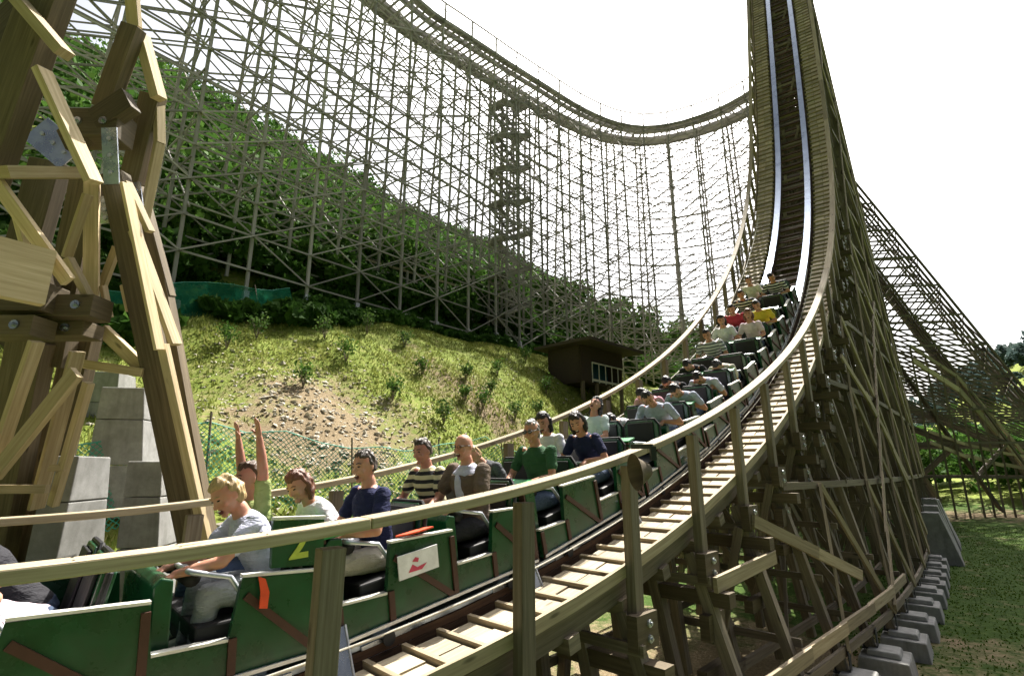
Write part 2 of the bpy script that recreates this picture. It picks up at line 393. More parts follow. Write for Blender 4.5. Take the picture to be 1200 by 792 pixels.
# bents: every 1.45 m of track where shallow, every 1.35 m of plan where steep
bs = []; s = -6.0
ph = None
while s < SEND:
    P, T, L, N = fr(s); pl = P[:2]
    if ph is None or np.linalg.norm(pl - ph) > 1.36: bs.append(s); ph = pl.copy()
    s += .02
posts = [s for s in np.arange(-5.2, SEND, 1.42)]
# shift so that a post stands where the photograph shows one
posts = [4.15 * .9 + (k * 1.42) for k in range(-7, 38)]
for k, s in enumerate(posts):
    if s > SEND: break
    P, T, L, N = fr(s)
    for sgn in (-1, 1):
        U = Z3 if T[2] < .62 else nz(Z3 + N * (T[2] - .62) * 4)
        m = MB(); b = P + L * sgn * 1.43 + U * (WO - .5); t = P + L * sgn * 1.43 + U * (WO + .95)
        m.beam(b, t, .095, .135, nz(T * [1, 1, 0])); under(m, 'handrail_post', 'treated', drop, bevel=.006)
def gz(x, y): return float(ground(x, y))
def bent(root, P, L, T, zt, tops, bases, mat, tw=.14, lev=2.0, x_brace=True, legs_each=False, zmin=None, foot=.35, dz0=0., member=.10):
    """a transverse frame of raking legs with ledgers and cross braces"""
    gs = []
    m = MB(); br = MB(); hz = nz([T[0], T[1], 0])
    feet = []
    for tp, ba in zip(tops, bases):
        bx, by = P[0] + L[0] * ba, P[1] + L[1] * ba; g = gz(bx, by) + foot; gs.append(g)
        top = np.array([P[0] + L[0] * tp, P[1] + L[1] * tp, zt]); bot = np.array([bx, by, g])
        m.beam(bot, top, tw, tw * 1.1, hz); feet.append(bot)
    g0 = max(gs); zz = zt - .25; lv = []
    while zz > g0 + .3: lv.append(zz); zz -= lev
    z_al = math.floor
    for i, z in enumerate(lv):
        a = [leg_r(z, zt, g, tp, ba) for g, tp, ba in zip(gs, tops, bases)]
        off = hz * (tw / 2 + .032) * (1 if i % 2 else -1)
        p = np.array([P[0], P[1], z]); m.beam(p + L * (a[0] - .15) + off, p + L * (a[-1] + .15) + off, .045, .15 if tw > .12 else .09, Z3)
        if x_brace and i + 1 < len(lv):
            z2 = lv[i + 1]; c = [leg_r(z2, zt, g, tp, ba) for g, tp, ba in zip(gs, tops, bases)]
            for j in range(len(a) - 1):
                o2 = hz * (tw / 2 + .09)
                if (i + j) % 2: br.beam(p + L * a[j] + o2, np.array([P[0], P[1], z2]) + L * c[j + 1] + o2, .045, member, Z3)
                else: br.beam(p + L * a[j + 1] - o2, np.array([P[0], P[1], z2]) + L * c[j] - o2, .045, member, Z3)
    o = under(m, 'bent', mat, root)
    b = br.build('brace', mat, o) if br.f else None
    return gs, feet
bents = []
feetR = []
for s in bs:
    P, T, L, N = fr(s)
    if P[2] < 2.0: tops = (-1.33, -.8, -.28, .28, .8, 1.33)
    else: tops = (-1.36, -.85, -.3, .3, .85, 1.36)
    zt = P[2] - .42; hgt = zt + 2.9
    ba = 1.6 + .50 * min(1, hgt / 4) + .008 * min(hgt, 16) + .035 * max(0, hgt - 20)
    fh = .35 if s < 16 else .35
    t_, r_ = tr(P[0], P[1])
    if 13 < t_ < 26: fh = 1.9 - .12 * abs(t_ - 17)
    gs, feet = bent(drop, P, L, T, zt, tops, (-ba, -.62 * ba, -.25 * ba, .25 * ba, .62 * ba, ba), 'treated', .115, 1.25 if hgt < 5 else 1.75, foot=max(fh, .35))
    bents.append((s, P, L, zt, tops, (-ba, -.62 * ba, -.25 * ba, .25 * ba, .62 * ba, ba), gs)); feetR.append((feet[-1], max(fh, .35), t_)) if s > 1.5 else None
# ledgers and braces along the track
def longitudinal(root, B, dz, mat, offs, z_from=-2.0, member=.14, brace_every=True, lines=(0, -1), both=False):
    zmax = max(b[3] for b in B); z = z_from; k = 0
    while z < zmax:
        m = MB(); bm = MB(); om = MB()
        for i in range(len(B) - 1):
            a, c = B[i], B[i + 1]
            for j in lines:
                def pt(b, zz, out=0.):
                    if zz > b[3] or zz < b[6][j] + .05: return None
                    r = leg_r(zz, b[3], b[6][j], b[4][j], b[5][j]); sg = 1 if r > 0 else -1
                    return np.array([b[1][0], b[1][1], zz]) + b[2] * (r + sg * out)
                p, q = pt(a, z, offs), pt(c, z, offs)
                if p is not None and q is not None: m.beam(p, q + (q - p) * .04, .05, member, Z3)
                if brace_every:
                    zz = z + dz
                    p, q = (pt(a, z, offs + .05), pt(c, zz, offs + .05)) if (i + k) % 2 else (pt(a, zz, offs + .05), pt(c, z, offs + .05))
                    if p is not None and q is not None: (om if j == 5 else bm).beam(p, q, .04, member * .8, Z3)
                    if both and (k + i) % 3 == 0 and i + 2 < len(B):
                        p, q = pt(a, z, offs + .09), pt(B[i + 2], z + dz * 2, offs + .09)
                        if p is not None and q is not None: bm.beam(p, q, .04, member * .8, Z3)
        under(m, 'ledger', mat, root); under(bm, 'diagonal_brace', mat, root); under(om, 'outer_diagonal', 'pine', root)
        z += dz; k += 1
longitudinal(drop, bents, 2.05, 'treated', .10, -2.3, .11, lines=(0, 2, 4, 5))
# pale ledgers that follow the curve of the track on the outside, in short butted lengths
def chain(f, mat, name, w=.045, h=.15, b0=0, b1=99):
    m = MB(); prev = None
    for i, b in enumerate(bents[b0:b1]):
        zz = f(i, b)
        if zz is None or zz > b[3] - .1 or zz < b[6][-1] + .1: prev = None; continue
        r = leg_r(zz, b[3], b[6][-1], b[4][-1], b[5][-1]); p = np.array([b[1][0], b[1][1], zz]) + b[2] * (r + .19)
        if prev is not None: m.beam(prev - (p - prev) * .06, p + (p - prev) * .06 + b[2] * .02, w, h, Z3)
        prev = p
    under(m, name, mat, drop)
chain(lambda i, b: b[3] - .5 - .22 * i, 'pine', 'outer_ledger', b0=3, b1=8)
chain(lambda i, b: -2.15 + .02 * i, 'pine', 'outer_ledger', b0=5, b1=15)
chain(lambda i, b: -2.15 + 1.0 * i, 'pine', 'outer_brace', w=.04, h=.13, b0=13, b1=22)
chain(lambda i, b: 7.5 - 1.15 * i, 'pine', 'outer_brace', w=.04, h=.13, b0=11, b1=20)
chain(lambda i, b: 13.5 - 1.3 * i, 'pine', 'outer_brace', w=.04, h=.13, b0=14, b1=24)
chain(lambda i, b: 22 - 1.5 * i, 'treated', 'outer_brace', w=.04, h=.13, b0=15, b1=28)
chain(lambda i, b: 2.5, 'pine', 'outer_ledger', b0=9, b1=15)
chain(lambda i, b: -1.35 + .1 * i, 'pine', 'outer_ledger', b0=7, b1=11)
chain(lambda i, b: -.2 - .45 * i, 'pine', 'outer_ledger', b0=9, b1=13)
chain(lambda i, b: 5.2 - .9 * i, 'pine', 'outer_brace', w=.04, h=.12, b0=12, b1=19)
chain(lambda i, b: 1.2 + .9 * i, 'pine', 'outer_brace', w=.04, h=.12, b0=11, b1=20)
# bolted gusset blocks under the handrail posts on the near side
g1 = MB(); g2 = MB()
for s in posts:
    if s < 0 or s > 24: continue
    P, T, L, N = fr(s); hz = nz([T[0], T[1], 0]); M = np.stack([hz, -L, Z3], 1)
    for z0, hh, wd in ((-.42, .14, .17), (-.98, .12, .20), (-1.4, .07, .34)):
        c = P + L * 1.49 + Z3 * (WO + z0); g1.box(c, (wd, .05, hh), M)
        if hh > .1:
            for dy in (-.06, .06):
                q = c + L * .05 + Z3 * dy + hz * .02; g2.tube([q, q + L * .018], .032, 10); g2.tube([q + L * .018, q + L * .035], .014, 6)
    c = P + L * 1.2 + Z3 * (WO - .72); g1.beam(c - L * .6, c + L * .52, .16, .14, Z3)
under(g1, 'gusset_block', 'dark_shade_wood', drop); under(g2, 'bolts', 'galv', drop)
# steel brackets and the two guide cables on the near walkway
for s in (2.75, 4.55, 6.35, 8.15):
    P, T, L, N = fr(s); m = MB(); e = MB(); c = P + L * .74 + N * .02
    U = nz(N * .93 + T * .1 - L * .35); M = np.stack([T, np.cross(U, T), U], 1); m.box(c, (.062, .006, .15), M)
    for q in (-1, 1): e.box(c + T * q * .066, (.005, .016, .155), M)
    o = under(m, 'wire_bracket', 'steel', drop); x = e.build('bracket_edge', 'galv', o)
m = MB(); m.tube([C_(s) + fr(s)[2] * .80 + fr(s)[3] * .06 for s in np.arange(SA, 20, .4)], .006, 6); under(m, 'guide_cable', 'rope', drop)
m = MB(); m.tube([C_(s) + fr(s)[2] * -1.0 + fr(s)[3] * .52 for s in np.arange(SA, 24, .4)], .008, 6); under(m, 'guide_cable', 'rope', drop)
m = MB(); m.tube([C_(s) + fr(s)[2] * .66 + fr(s)[3] * .0 for s in np.arange(SA, 20, .4)], .008, 6); under(m, 'guide_cable', 'rope', drop)

# ------------------------------------------------------------------ footings along the right of the drop
ORD = ['first', 'second', 'third', 'fourth', 'fifth', 'sixth', 'seventh', 'eighth', 'ninth', 'tenth', 'eleventh', 'twelfth', 'thirteenth', 'fourteenth', 'fifteenth', 'sixteenth', 'seventeenth', 'eighteenth', 'nineteenth', 'twentieth', 'twenty-first', 'twenty-second', 'twenty-third', 'twenty-fourth'] + ['twenty-fifth', 'twenty-sixth', 'twenty-seventh', 'twenty-eighth', 'twenty-ninth', 'thirtieth', 'thirty-first', 'thirty-second', 'thirty-third', 'thirty-fourth', 'thirty-fifth', 'thirty-sixth', 'thirty-seventh', 'thirty-eighth', 'thirty-ninth', 'fortieth']
def frustum(mb, c, ax, ay, wb, db, wt, dt, h):
    c = np.asarray(c, float); vs = []
    for (w, d, z) in ((wb, db, 0), (wt, dt, h)):
        for (x, y) in ((-1, -1), (1, -1), (1, 1), (-1, 1)): vs.append(c + ax * x * w / 2 + ay * y * d / 2 + Z3 * z)
    mb.poly(vs, [(3, 2, 1, 0), (4, 5, 6, 7), (0, 1, 5, 4), (1, 2, 6, 5), (2, 3, 7, 6), (3, 0, 4, 7)])
k_ = 0
for i, (ft, fh, t_) in enumerate(feetR):
    if t_ > 27 or t_ < -6: continue
    g = gz(ft[0], ft[1]); c = np.array([ft[0], ft[1], g - .15]) + L3 * .16
    e = empty('concrete_footing', tuple(c), None, 'footing', 'concrete footings along the grass beside the drop')
    m = MB(); tall = fh > .5
    if tall: frustum(m, c, D3, L3, 1.0, 1.5, .8, .62, fh + .15)
    else: frustum(m, c, D3, L3, .78, .70, .68, .60, .44); frustum(m, c + Z3 * .44, D3, L3, .46, .42, .42, .38, .08)
    under(m, 'block', 'concrete', e, bevel=.02)
    m = MB(); b = np.array([ft[0], ft[1], g + max(fh, .3)]) ; m.box(b + Z3 * .0, (.11, .11, .008), np.stack([D3, L3, Z3], 1)); m.box(b + L3 * .085 + Z3 * .12, (.07, .006, .14), np.stack([D3, L3, Z3], 1)); m.box(b - L3 * .085 + Z3 * .12, (.07, .006, .14), np.stack([D3, L3, Z3], 1))
    under(m, 'steel_shoe', 'dark_metal', e)
    e['label'] = ('tall sloping concrete pier, %s from the front along the right grass' if tall else 'low capped concrete footing, %s from the front along the right grass') % ORD[k_]
    k_ += 1

# ------------------------------------------------------------------ the high curve of track on the hillside
def far_path():
    near = [np.array([-10.4, 19.]) + D2 * t for t in np.arange(-17, 19, 2.)] + [np.array(q) for q in ((3.0, 34.9), (5.0, 36.6), (7.1, 38.1), (9.2, 39.2), (11.4, 39.7), (13.6, 39.4), (15.7, 38.4), (17.6, 36.9), (19.0, 35.0), (19.6, 33.2))]
    out = []
    for i, p in enumerate(near):
        a = near[max(i - 1, 0)]; b = near[min(i + 1, len(near) - 1)]; T = nz(b - a); L = np.array([T[1], -T[0]])
        z = np.interp(i, [0, 8, 13, 18, 30], [27.2, 27.0, 27.0, 29.0, 29.2]); out.append(np.array([*(p - L * 1.3), z]))
    return out
FP = far_path()
def fpt(u):
    i = int(min(max(math.floor(u), 0), len(FP) - 2)); f = u - i; g = lambda j: FP[min(max(j, 0), len(FP) - 1)]
    a, b, c, d = g(i - 1), g(i), g(i + 1), g(i + 2)
    return .5 * (2 * b + (c - a) * f + (2 * a - 5 * b + 4 * c - d) * f * f + (3 * b - a - 3 * c + d) * f ** 3)
def ffr(u):
    P = fpt(u); T = nz(fpt(u + .05) - fpt(u - .05)) if .05 < u < len(FP) - 1.05 else nz(fpt(min(u + .1, len(FP) - 1)) - fpt(max(u - .1, 0))); L = nz([T[1], -T[0], 0]); return P, T, L
ft = empty('elevated_track', tuple(FP[8]), 'high curved coaster track on a tall grey timber trestle crossing the hillside', 'roller coaster')
UN = len(FP) - 1
def fsweep(name, lat, hz, w, h, mat, st=.5):
    m = MB(); us = np.arange(0, UN + .01, st)
    for i in range(len(us) - 1):
        a, b = ffr(us[i]), ffr(us[i + 1]); p = a[0] + a[2] * lat + Z3 * hz; q = b[0] + b[2] * lat + Z3 * hz; m.beam(p, q + (q - p) * .02, w, h, Z3)
    return under(m, name, mat, ft)
for sg in (-1, 1):
    fsweep('rail', sg * .55, 0, .1, .05, 'galv'); fsweep('timber_stack', sg * .55, -.2, .22, .3, 'greywood')
    fsweep('walkway', sg * 1.1, -.2, .5, .05, 'greywood'); fsweep('edge_beam', sg * 1.34, -.28, .09, .22, 'greywood')
    fsweep('handrail', sg * 1.42, .95, .06, .09, 'greywood', .5); fsweep('middle_rail', sg * 1.42, .4, .025, .05, 'greywood', .5)
m = MB()
for u in np.arange(.25, UN, .25):
    P, T, L = ffr(u); q = P + Z3 * -.36; m.beam(q - L * 1.4, q + L * 1.4, .10, .10, Z3)
under(m, 'cross_ties', 'greywood', ft)
FB = []
us = []; u = .0; last = None
while u < UN:
    P, T, L = ffr(u)
    if last is None or np.linalg.norm(P - last) > 2.42: us.append(u); last = P
    u += .02
for u in us:
    P, T, L = ffr(u); zt = P[2] - .5; tops = (-1.25, 0, 1.25); bases = (-2.4, -.4, 1.6)
    gs, feet = bent(ft, P, L, T, zt, tops, bases, 'greywood', .105, 1.9, member=.06)
    FB.append((u, P, L, zt, tops, bases, gs, feet))
    for sg in (-1, 1):
        m = MB(); b = P + L * sg * 1.42; m.beam(b - Z3 * .5, b + Z3 * .95, .07, .09, T); under(m, 'handrail_post', 'greywood', ft)
longitudinal(ft, FB, 1.4, 'greywood', .07, 3.2, .072, lines=(0, 1, 2), both=True)
for i, b in enumerate(FB):
    f = b[7][-1]; px = 600 + FPX * f[0] / (f @ FW)
    if not (150 < px < 760): continue
    g = gz(f[0], f[1]); c = np.array([f[0], f[1], g - .3]); e = empty('trestle_footing', tuple(c), None, 'footing', 'footings at the uphill trestle')
    m = MB(); frustum(m, c, D3, L3, .62, .62, .5, .5, .75); under(m, 'block', 'concrete', e, bevel=.02)
    m = MB(); m.box(f + Z3 * .28, (.10, .10, .22), np.stack([D3, L3, Z3], 1)); under(m, 'steel_shoe', 'galv', e)
    e['label'] = 'concrete footing with bright steel shoe, %s from the left below the trestle' % ORD[len([q for q in FB[:i] if 150 < 600 + FPX * q[7][-1][0] / (q[7][-1] @ FW) < 760])]

# stair tower standing against the trestle
stx, sty = at(598, 400, 34)[:2]
st = empty('stair_tower', (stx, sty, gz(stx, sty)), 'dense grey scaffold stair tower rising against the trestle to the high track', 'stair tower')
g = gz(stx, sty); m = MB(); hx, hy = D3 * 1.3, L3 * .75; zt = 27.0
cen = np.array([stx, sty, 0])
for a in (-1, 0, 1):
    for b in (-1, 1):
        q = cen + hx * a + hy * b; m.beam(q + Z3 * (g - .2), q + Z3 * zt, .11, .11, D3)
under(m, 'frame', 'greywood', st)
z = g + .3; k = 0
while z < zt - 1:
    fl = MB(); hr = MB(); a = 1 if k % 2 else -1
    p = cen - hx * a + Z3 * z; q = cen + hx * a + Z3 * (z + 1.3); off = hy * (.5 if k % 2 else -.5)
    for o_ in (-.32, .32): fl.beam(p + off + L3 * o_, q + off + L3 * o_, .05, .22, Z3)
    for j in range(7): c = p + off + (q - p) * (j + .5) / 7; fl.beam(c - L3 * .32, c + L3 * .32, .24, .04, Z3)
    fl.box(q + Z3 * .02, (.35, .75, .03), np.stack([D3, L3, Z3], 1))
    for hh in (.5, .95): hr.beam(p + off * 1.6 + Z3 * hh, q + off * 1.6 + Z3 * hh, .04, .07, Z3)
    for bb in (-1, 1): hr.beam(cen - hx + hy * bb + Z3 * z, cen + hx + hy * bb + Z3 * z, .05, .1, Z3); hr.beam(cen - hx * a + hy * bb + Z3 * z, cen + hx * a + hy * bb + Z3 * (z + 1.3), .04, .08, Z3)
    o = under(fl, 'stair_flight', 'greywood', st); hr.build('guard_rail', 'greywood', o)
    z += 1.3; k += 1

# lower track running along the slope inside the trestle
lt = empty('lower_track', tuple(at(330, 300, 26)), 'low pale-railed track passing through the foot of the hillside trestle', 'roller coaster')
PL = [at(150, 238, 22.5), at(240, 268, 24), at(330, 297, 26), at(430, 326, 29), at(530, 352, 33)]
for dx, dz, w, h, mt, nm in ((0, 0, .1, .07, 'galv', 'rail'), (1.0, 0, .1, .07, 'galv', 'rail'), (-.7, .75, .07, .12, 'plank', 'handrail'), (0, -.22, .16, .26, 'greywood', 'timber_stack'), (1.0, -.22, .16, .26, 'greywood', 'timber_stack'), (-.45, -.1, .5, .05, 'greywood', 'walkway')):
    m = MB(); o_ = -L3 * dx + Z3 * dz
    for a, b in zip(PL[:-1], PL[1:]): m.beam(a + o_, b + o_, w, h, Z3)
    under(m, nm, mt, lt)
m = MB()
for a, b in zip(PL[:-1], PL[1:]):
    for f in np.arange(0, 1, .34):
        c = a + (b - a) * f
        for dx in (.75, -1.5):
            q = c + L3 * dx; m.beam(np.array([q[0], q[1], gz(q[0], q[1]) - .2]), q + Z3 * (.75 if dx > 0 else -.3), .1, .12, D3)
        m.beam(c + L3 * .9 - Z3 * .42, c - L3 * 1.7 - Z3 * .42, .1, .16, Z3)
under(m, 'trestle', 'greywood', lt)

# ------------------------------------------------------------------ raking outrigger frames behind the drop, on the right
rk = empty('raking_frame', (30, 34, gz(30, 34)), 'brown lattice of raking timber outriggers leaning against the drop over the grass', 'coaster support')
RB = []
dv = nz([1., -.12, 0])
for j in range(6):
    base = np.array([21.3, 35.2, 0]) + D3 * (j - .3) * 2.3
    m = MB(); lines_ = []
    for (x0, z0, x1) in ((0, 28.2, 15.8), (.0, 23, 12.4), (0, 17, 9.2), (0, 10, 5.6)):
        a = base + dv * x0 + Z3 * z0; b = base + dv * x1; b[2] = gz(b[0], b[1]) + .3; m.beam(b, a, .11, .13, np.cross(dv, Z3)); lines_.append((a, b))
    for z in np.arange(-.5, 31, 2.1):
        pts = [a + (b - a) * ((a[2] - z) / (a[2] - b[2])) for a, b in lines_ if a[2] > z]
        if len(pts) >= 1: 
            q = pts[0]; e_ = np.array([base[0], base[1], z]) if z < 18 else q - dv * (1.7)
            m.beam(e_ + np.cross(dv, Z3) * .1, q + np.cross(dv, Z3) * .1, .05, .13, Z3)
    o = under(m, 'raking_bent', 'greytreated', rk)
    m = MB()
    for z in np.arange(-.5, 29, 2.1):
        pts = [(a, b) for a, b in lines_ if a[2] > z + 2.1]; f = lambda l, zz: l[0] + (l[1] - l[0]) * ((l[0][2] - zz) / (l[0][2] - l[1][2]))
        for q in range(len(pts) - 1):
            if int(z) % 2: m.beam(f(pts[q], z), f(pts[q + 1], z + 2.1), .05, .11, Z3)
            else: m.beam(f(pts[q], z + 2.1), f(pts[q + 1], z), .05, .11, Z3)
    m.build('brace', 'greytreated', o); RB.append(lines_)
for li in range(4):
    m = MB()
    for z in np.arange(-.5, 32, 2.1):
        for j in range(5):
            a, b = RB[j][li], RB[j + 1][li]
            if a[0][2] < z: continue
            f = lambda l, zz: l[0] + (l[1] - l[0]) * ((l[0][2] - zz) / (l[0][2] - l[1][2]))
            m.beam(f(a, z), f(b, z), .05, .13, Z3)
            if (j + int(z)) % 2 and a[0][2] > z + 2.1: m.beam(f(a, z), f(b, z + 2.1), .04, .11, Z3)
    under(m, 'ledger', 'greytreated', rk)
n_ = 0
for j, ls in enumerate(RB):
    for q, (a, b) in enumerate(ls[:2]):
        c = np.array([b[0], b[1], b[2] - .5]); px = 600 + FPX * c[0] / (c @ FW)
        if px > 1215: continue
        e = empty('raking_footing', tuple(c), 'grey block footing, %s along the feet of the raking outriggers' % ORD[n_], 'footing', 'footings under the raking outriggers'); n_ += 1
        m = MB(); frustum(m, c - Z3 * .1, D3, L3, .9, .9, .8, .8, .6); under(m, 'block', 'concrete', e, bevel=.02)
        m = MB(); m.box(b, (.14, .12, .1), np.stack([D3, L3, Z3], 1)); under(m, 'steel_shoe', 'dark_metal', e)
# pale handrailed return track low behind the drop
rt_ = empty('return_track', tuple(at(1120, 450, 36)), 'low track with pale handrails sloping down behind the lattice on the right', 'roller coaster')
RP = [at(1066, 405, 34), at(1120, 440, 34), at(1165, 490, 33.5), at(1215, 550, 33)]
for (o_, w, h, mt, nm) in ((0, .1, .2, 'plank', 'handrail'), (-.95, .14, .3, 'plank', 'edge_beam')):
    m = MB()
    for a, b in zip(RP[:-1], RP[1:]): m.beam(a + Z3 * o_, b + Z3 * o_, w, h, Z3)
    under(m, nm, mt, rt_)
RQ = [at(1088, 505, 33), at(1130, 520, 33), at(1172, 530, 33), at(1215, 537, 33)]
m = MB()
for a, b in zip(RQ[:-1], RQ[1:]): m.beam(a, b, .1, .16, Z3); m.beam(a - Z3 * .7, b - Z3 * .8, .12, .2, Z3)
under(m, 'lower_rail', 'plank', rt_)
m = MB()
for a, b in zip(RP[:-1], RP[1:]):
    for f in (0, .33, .66):
        c = a + (b - a) * f; m.beam(c, np.array([c[0], c[1], gz(c[0], c[1])]), .11, .13, D3)
under(m, 'posts', 'treated', rt_)

# ------------------------------------------------------------------ heavy timber support close by on the left
def pb(mb, x0, y0, d0, x1, y1, d1, wpx, dep=.05, yaw=0., ext=0):
    d0 *= 1.22; d1 *= 1.22; dep *= 1.15
    a, b = at(x0, y0, d0), at(x1, y1, d1); n = np.array([math.sin(R(yaw)), math.cos(R(yaw)), .0])
    mb.beam(a, b, wpx * (d0 + d1) / 2 / FPX, dep, n)
tw = empty('timber_support', tuple(at(150, 600, 4.6)), 'massive bolted timber support of thick posts, thin pale braces and steel plates', 'coaster support')
POSTS = [  # x0 y0 d0 x1 y1 d1 width depth
    (66, -30, 4.3, -22, 215, 4.3, 46, .18), (84, -40, 4.9, -30, 75, 4.6, 38, .16), (135, 205, 4.75, 240, 700, 4.55, 25, .15),
    (157, 32, 4.8, 122, 128, 4.8, 22, .12), (180, 112, 5.0, 155, 215, 5.0, 24, .12), (154, 118, 4.65, 78, 168, 4.65, 30, .12),
    (106, 205, 5.0, 62, 430, 4.8, 34, .15), (190, 330, 5.2, 257, 700, 5.0, 15, .13), (150, 200, 5.2, 190, 350, 5.2, 26, .12),
    (60, 190, 5.3, 20, 330, 5.2, 40, .15), (38, 400, 4.7, -20, 700, 4.7, 46, .16), (98, 395, 5.0, 27, 700, 4.9, 34, .14),
    (10, 385, 5.4, 60, 420, 5.4, 34, .12)]
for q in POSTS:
    m = MB(); pb(m, *q[:6], q[6], q[7]); under(m, 'post', 'dark_shade_wood', tw, bevel=.006)  # overhead shade is put into the dark post tone
m = MB(); pb(m, 108, 205, 4.75, 107, 352, 4.75, 14, .12, -30); under(m, 'post', 'fresh', tw)
BR = [(14, -8, 4.1, 76, 64, 4.1, 12, .14), (49, 82, 4.2, 110, 214, 4.2, 9, .14), (-4, 214, 4.0, 80, 330, 4.0, 15, .05), (153, -25, 4.9, 158, 34, 4.9, 16, .05),
      (166, 42, 4.9, 186, 116, 4.9, 11, .12), (147, 215, 4.5, 187, 410, 4.4, 4, .1), (149, 214, 4.6, 176, 272, 4.6, 6, .08), (158, 272, 4.7, 206, 404, 4.6, 6, .12),
      (103, 228, 4.5, 78, 302, 4.5, 5, .08), (80, 303, 4.4, 115, 368, 4.4, 8, .07), (137, 290, 4.9, 120, 335, 4.9, 11, .04), (191, 404, 4.5, 256, 698, 4.35, 11, .06),
      (-6, 556, 4.0, 90, 436, 4.0, 19, .05), (43, 400, 4.1, -4, 538, 4.1, 8, .1), (91, 412, 4.3, 42, 596, 4.3, 5, .12), (104, 448, 4.2, 62, 592, 4.2, 10, .06),
      (-4, 573, 4.1, 56, 573, 4.1, 10, .05), (95, 426, 4.6, 170, 437, 4.6, 10, .09), (120, 386, 4.7, 168, 432, 4.7, 14, .06), (186, 108, 5.0, 187, 168, 5.0, 6, .1),
      (60, 548, 4.2, 79, 548, 4.2, 8, .06), (121, 335, 4.8, 128, 372, 4.8, 5, .06), (145, 334, 4.8, 152, 365, 4.8, 5, .06), (187, 168, 5.0, 168, 262, 5.0, 5, .1), (20, 252, 4.5, 40, 330, 4.5, 7, .06)]
for q in BR:
    m = MB(); pb(m, *q[:6], q[6], q[7], 12); under(m, 'diagonal_brace', 'fresh', tw, bevel=.004)
m = MB(); a, b = at(0, 202, 4.8), at(97, 203, 5.6); m.beam(a, b, .19, .11, Z3); under(m, 'cross_beam', 'fresh', tw)
m = MB(); m.box(at(2, 314, 4.5), (.32, .06, .255), np.stack([nz([.55, .83, 0]), nz([.83, -.55, 0]), Z3], 1)); under(m, 'beam_end', 'fresh', tw)
for (x, y, d, w, h) in ((22, 352, 4.3, 44, 17), (84, 362, 4.4, 36, 13), (14, 385, 4.2, 38, 12), (70, 388, 4.5, 40, 9), (30, 330, 4.6, 30, 22), (118, 152, 4.7, 30, 18)):
    d *= 1.22
    m = MB(); m.box(at(x, y, d), (w * d / FPX, .14, h * d / FPX), None); o = under(m, 'gusset_block', 'dark_shade_wood', tw, bevel=.008)
    k = MB()
    for dx in (-.5, .5):
        q = at(x + dx * w, y, d) - np.array([0, .14, 0]); k.tube([q, q - np.array([0, .02, 0])], .045, 12); k.tube([q, q - np.array([0, .045, 0])], .02, 6)
    k.build('bolts', 'steel', o)
for (x0, y0, x1, y1, w, d) in ((128, 150, 131, 216, 18, 4.55), (158, 214, 164, 264, 13, 4.9), (42, 150, 84, 186, 36, 4.9), (122, 230, 124, 262, 14, 4.9)):
    m = MB(); pb(m, x0, y0, d, x1, y1, d, w, .012); d *= 1.22; o = under(m, 'steel_plate', 'steel', tw)
    k = MB()
    for f in (.2, .5, .8):
        q = at(x0 + (x1 - x0) * f, y0 + (y1 - y0) * f, d) - np.array([0, .008, 0]); k.tube([q, q - np.array([0, .012, 0])], .024, 8)
    k.build('bolts', 'galv', o)

# concrete piers at the foot of the timber support
def pier(x, ytop, ybot, d, wt, wb, label, lean=0., steps=(.4, .75), dep=.7):
    b = at(x, ybot, d); t = at(x + lean, ytop, d); h = t[2] - b[2]
    g = b - Z3 * .5; e = empty('concrete_pier', tuple(g), label, 'pier', 'concrete piers below the timber support')
    m = MB(); w0 = wb * d / FPX; w1 = wt * d / FPX; n = len(steps) + 1; fs = [0, *steps, 1]; ax = np.array([.98, .17, 0]); ay = np.array([-.17, .98, 0])
    H = h + .5
    for i in range(n):
        f0, f1 = fs[i], fs[i + 1]; c = g + (t - g) * f0; c2 = g + (t - g) * f1
        a0 = w0 + (w1 - w0) * f0; a1 = w0 + (w1 - w0) * f1; vs = []
        for (w, cc, dd) in ((a0, c, dep * (1.3 - .4 * f0)), (a1 - .006, c2 - Z3 * .008, dep * (1.3 - .4 * f1))):
            for (p_, q_) in ((-1, -1), (1, -1), (1, 1), (-1, 1)): vs.append(cc + ax * p_ * w / 2 + ay * q_ * dd / 2)
        m.poly(vs, [(3, 2, 1, 0), (4, 5, 6, 7), (0, 1, 5, 4), (1, 2, 6, 5), (2, 3, 7, 6), (3, 0, 4, 7)])
    under(m, 'block', 'concrete', e, bevel=.012)
pier(155, 457, 562, 7.6, 44, 64, 'tall stacked concrete pier with three tapering courses between the timber posts', 3)
pier(185, 540, 650, 6.4, 36, 46, 'concrete pier standing just behind the far handrail right of the tall stacked one', 0)
pier(87, 534, 610, 6.0, 32, 30, 'dark leaning concrete slab pier half hidden by pale braces', 8, (.6,))
pier(128, 438, 480, 10.5, 40, 44, 'small concrete pier highest up the bank behind the tall stacked one', 0, (.5,))

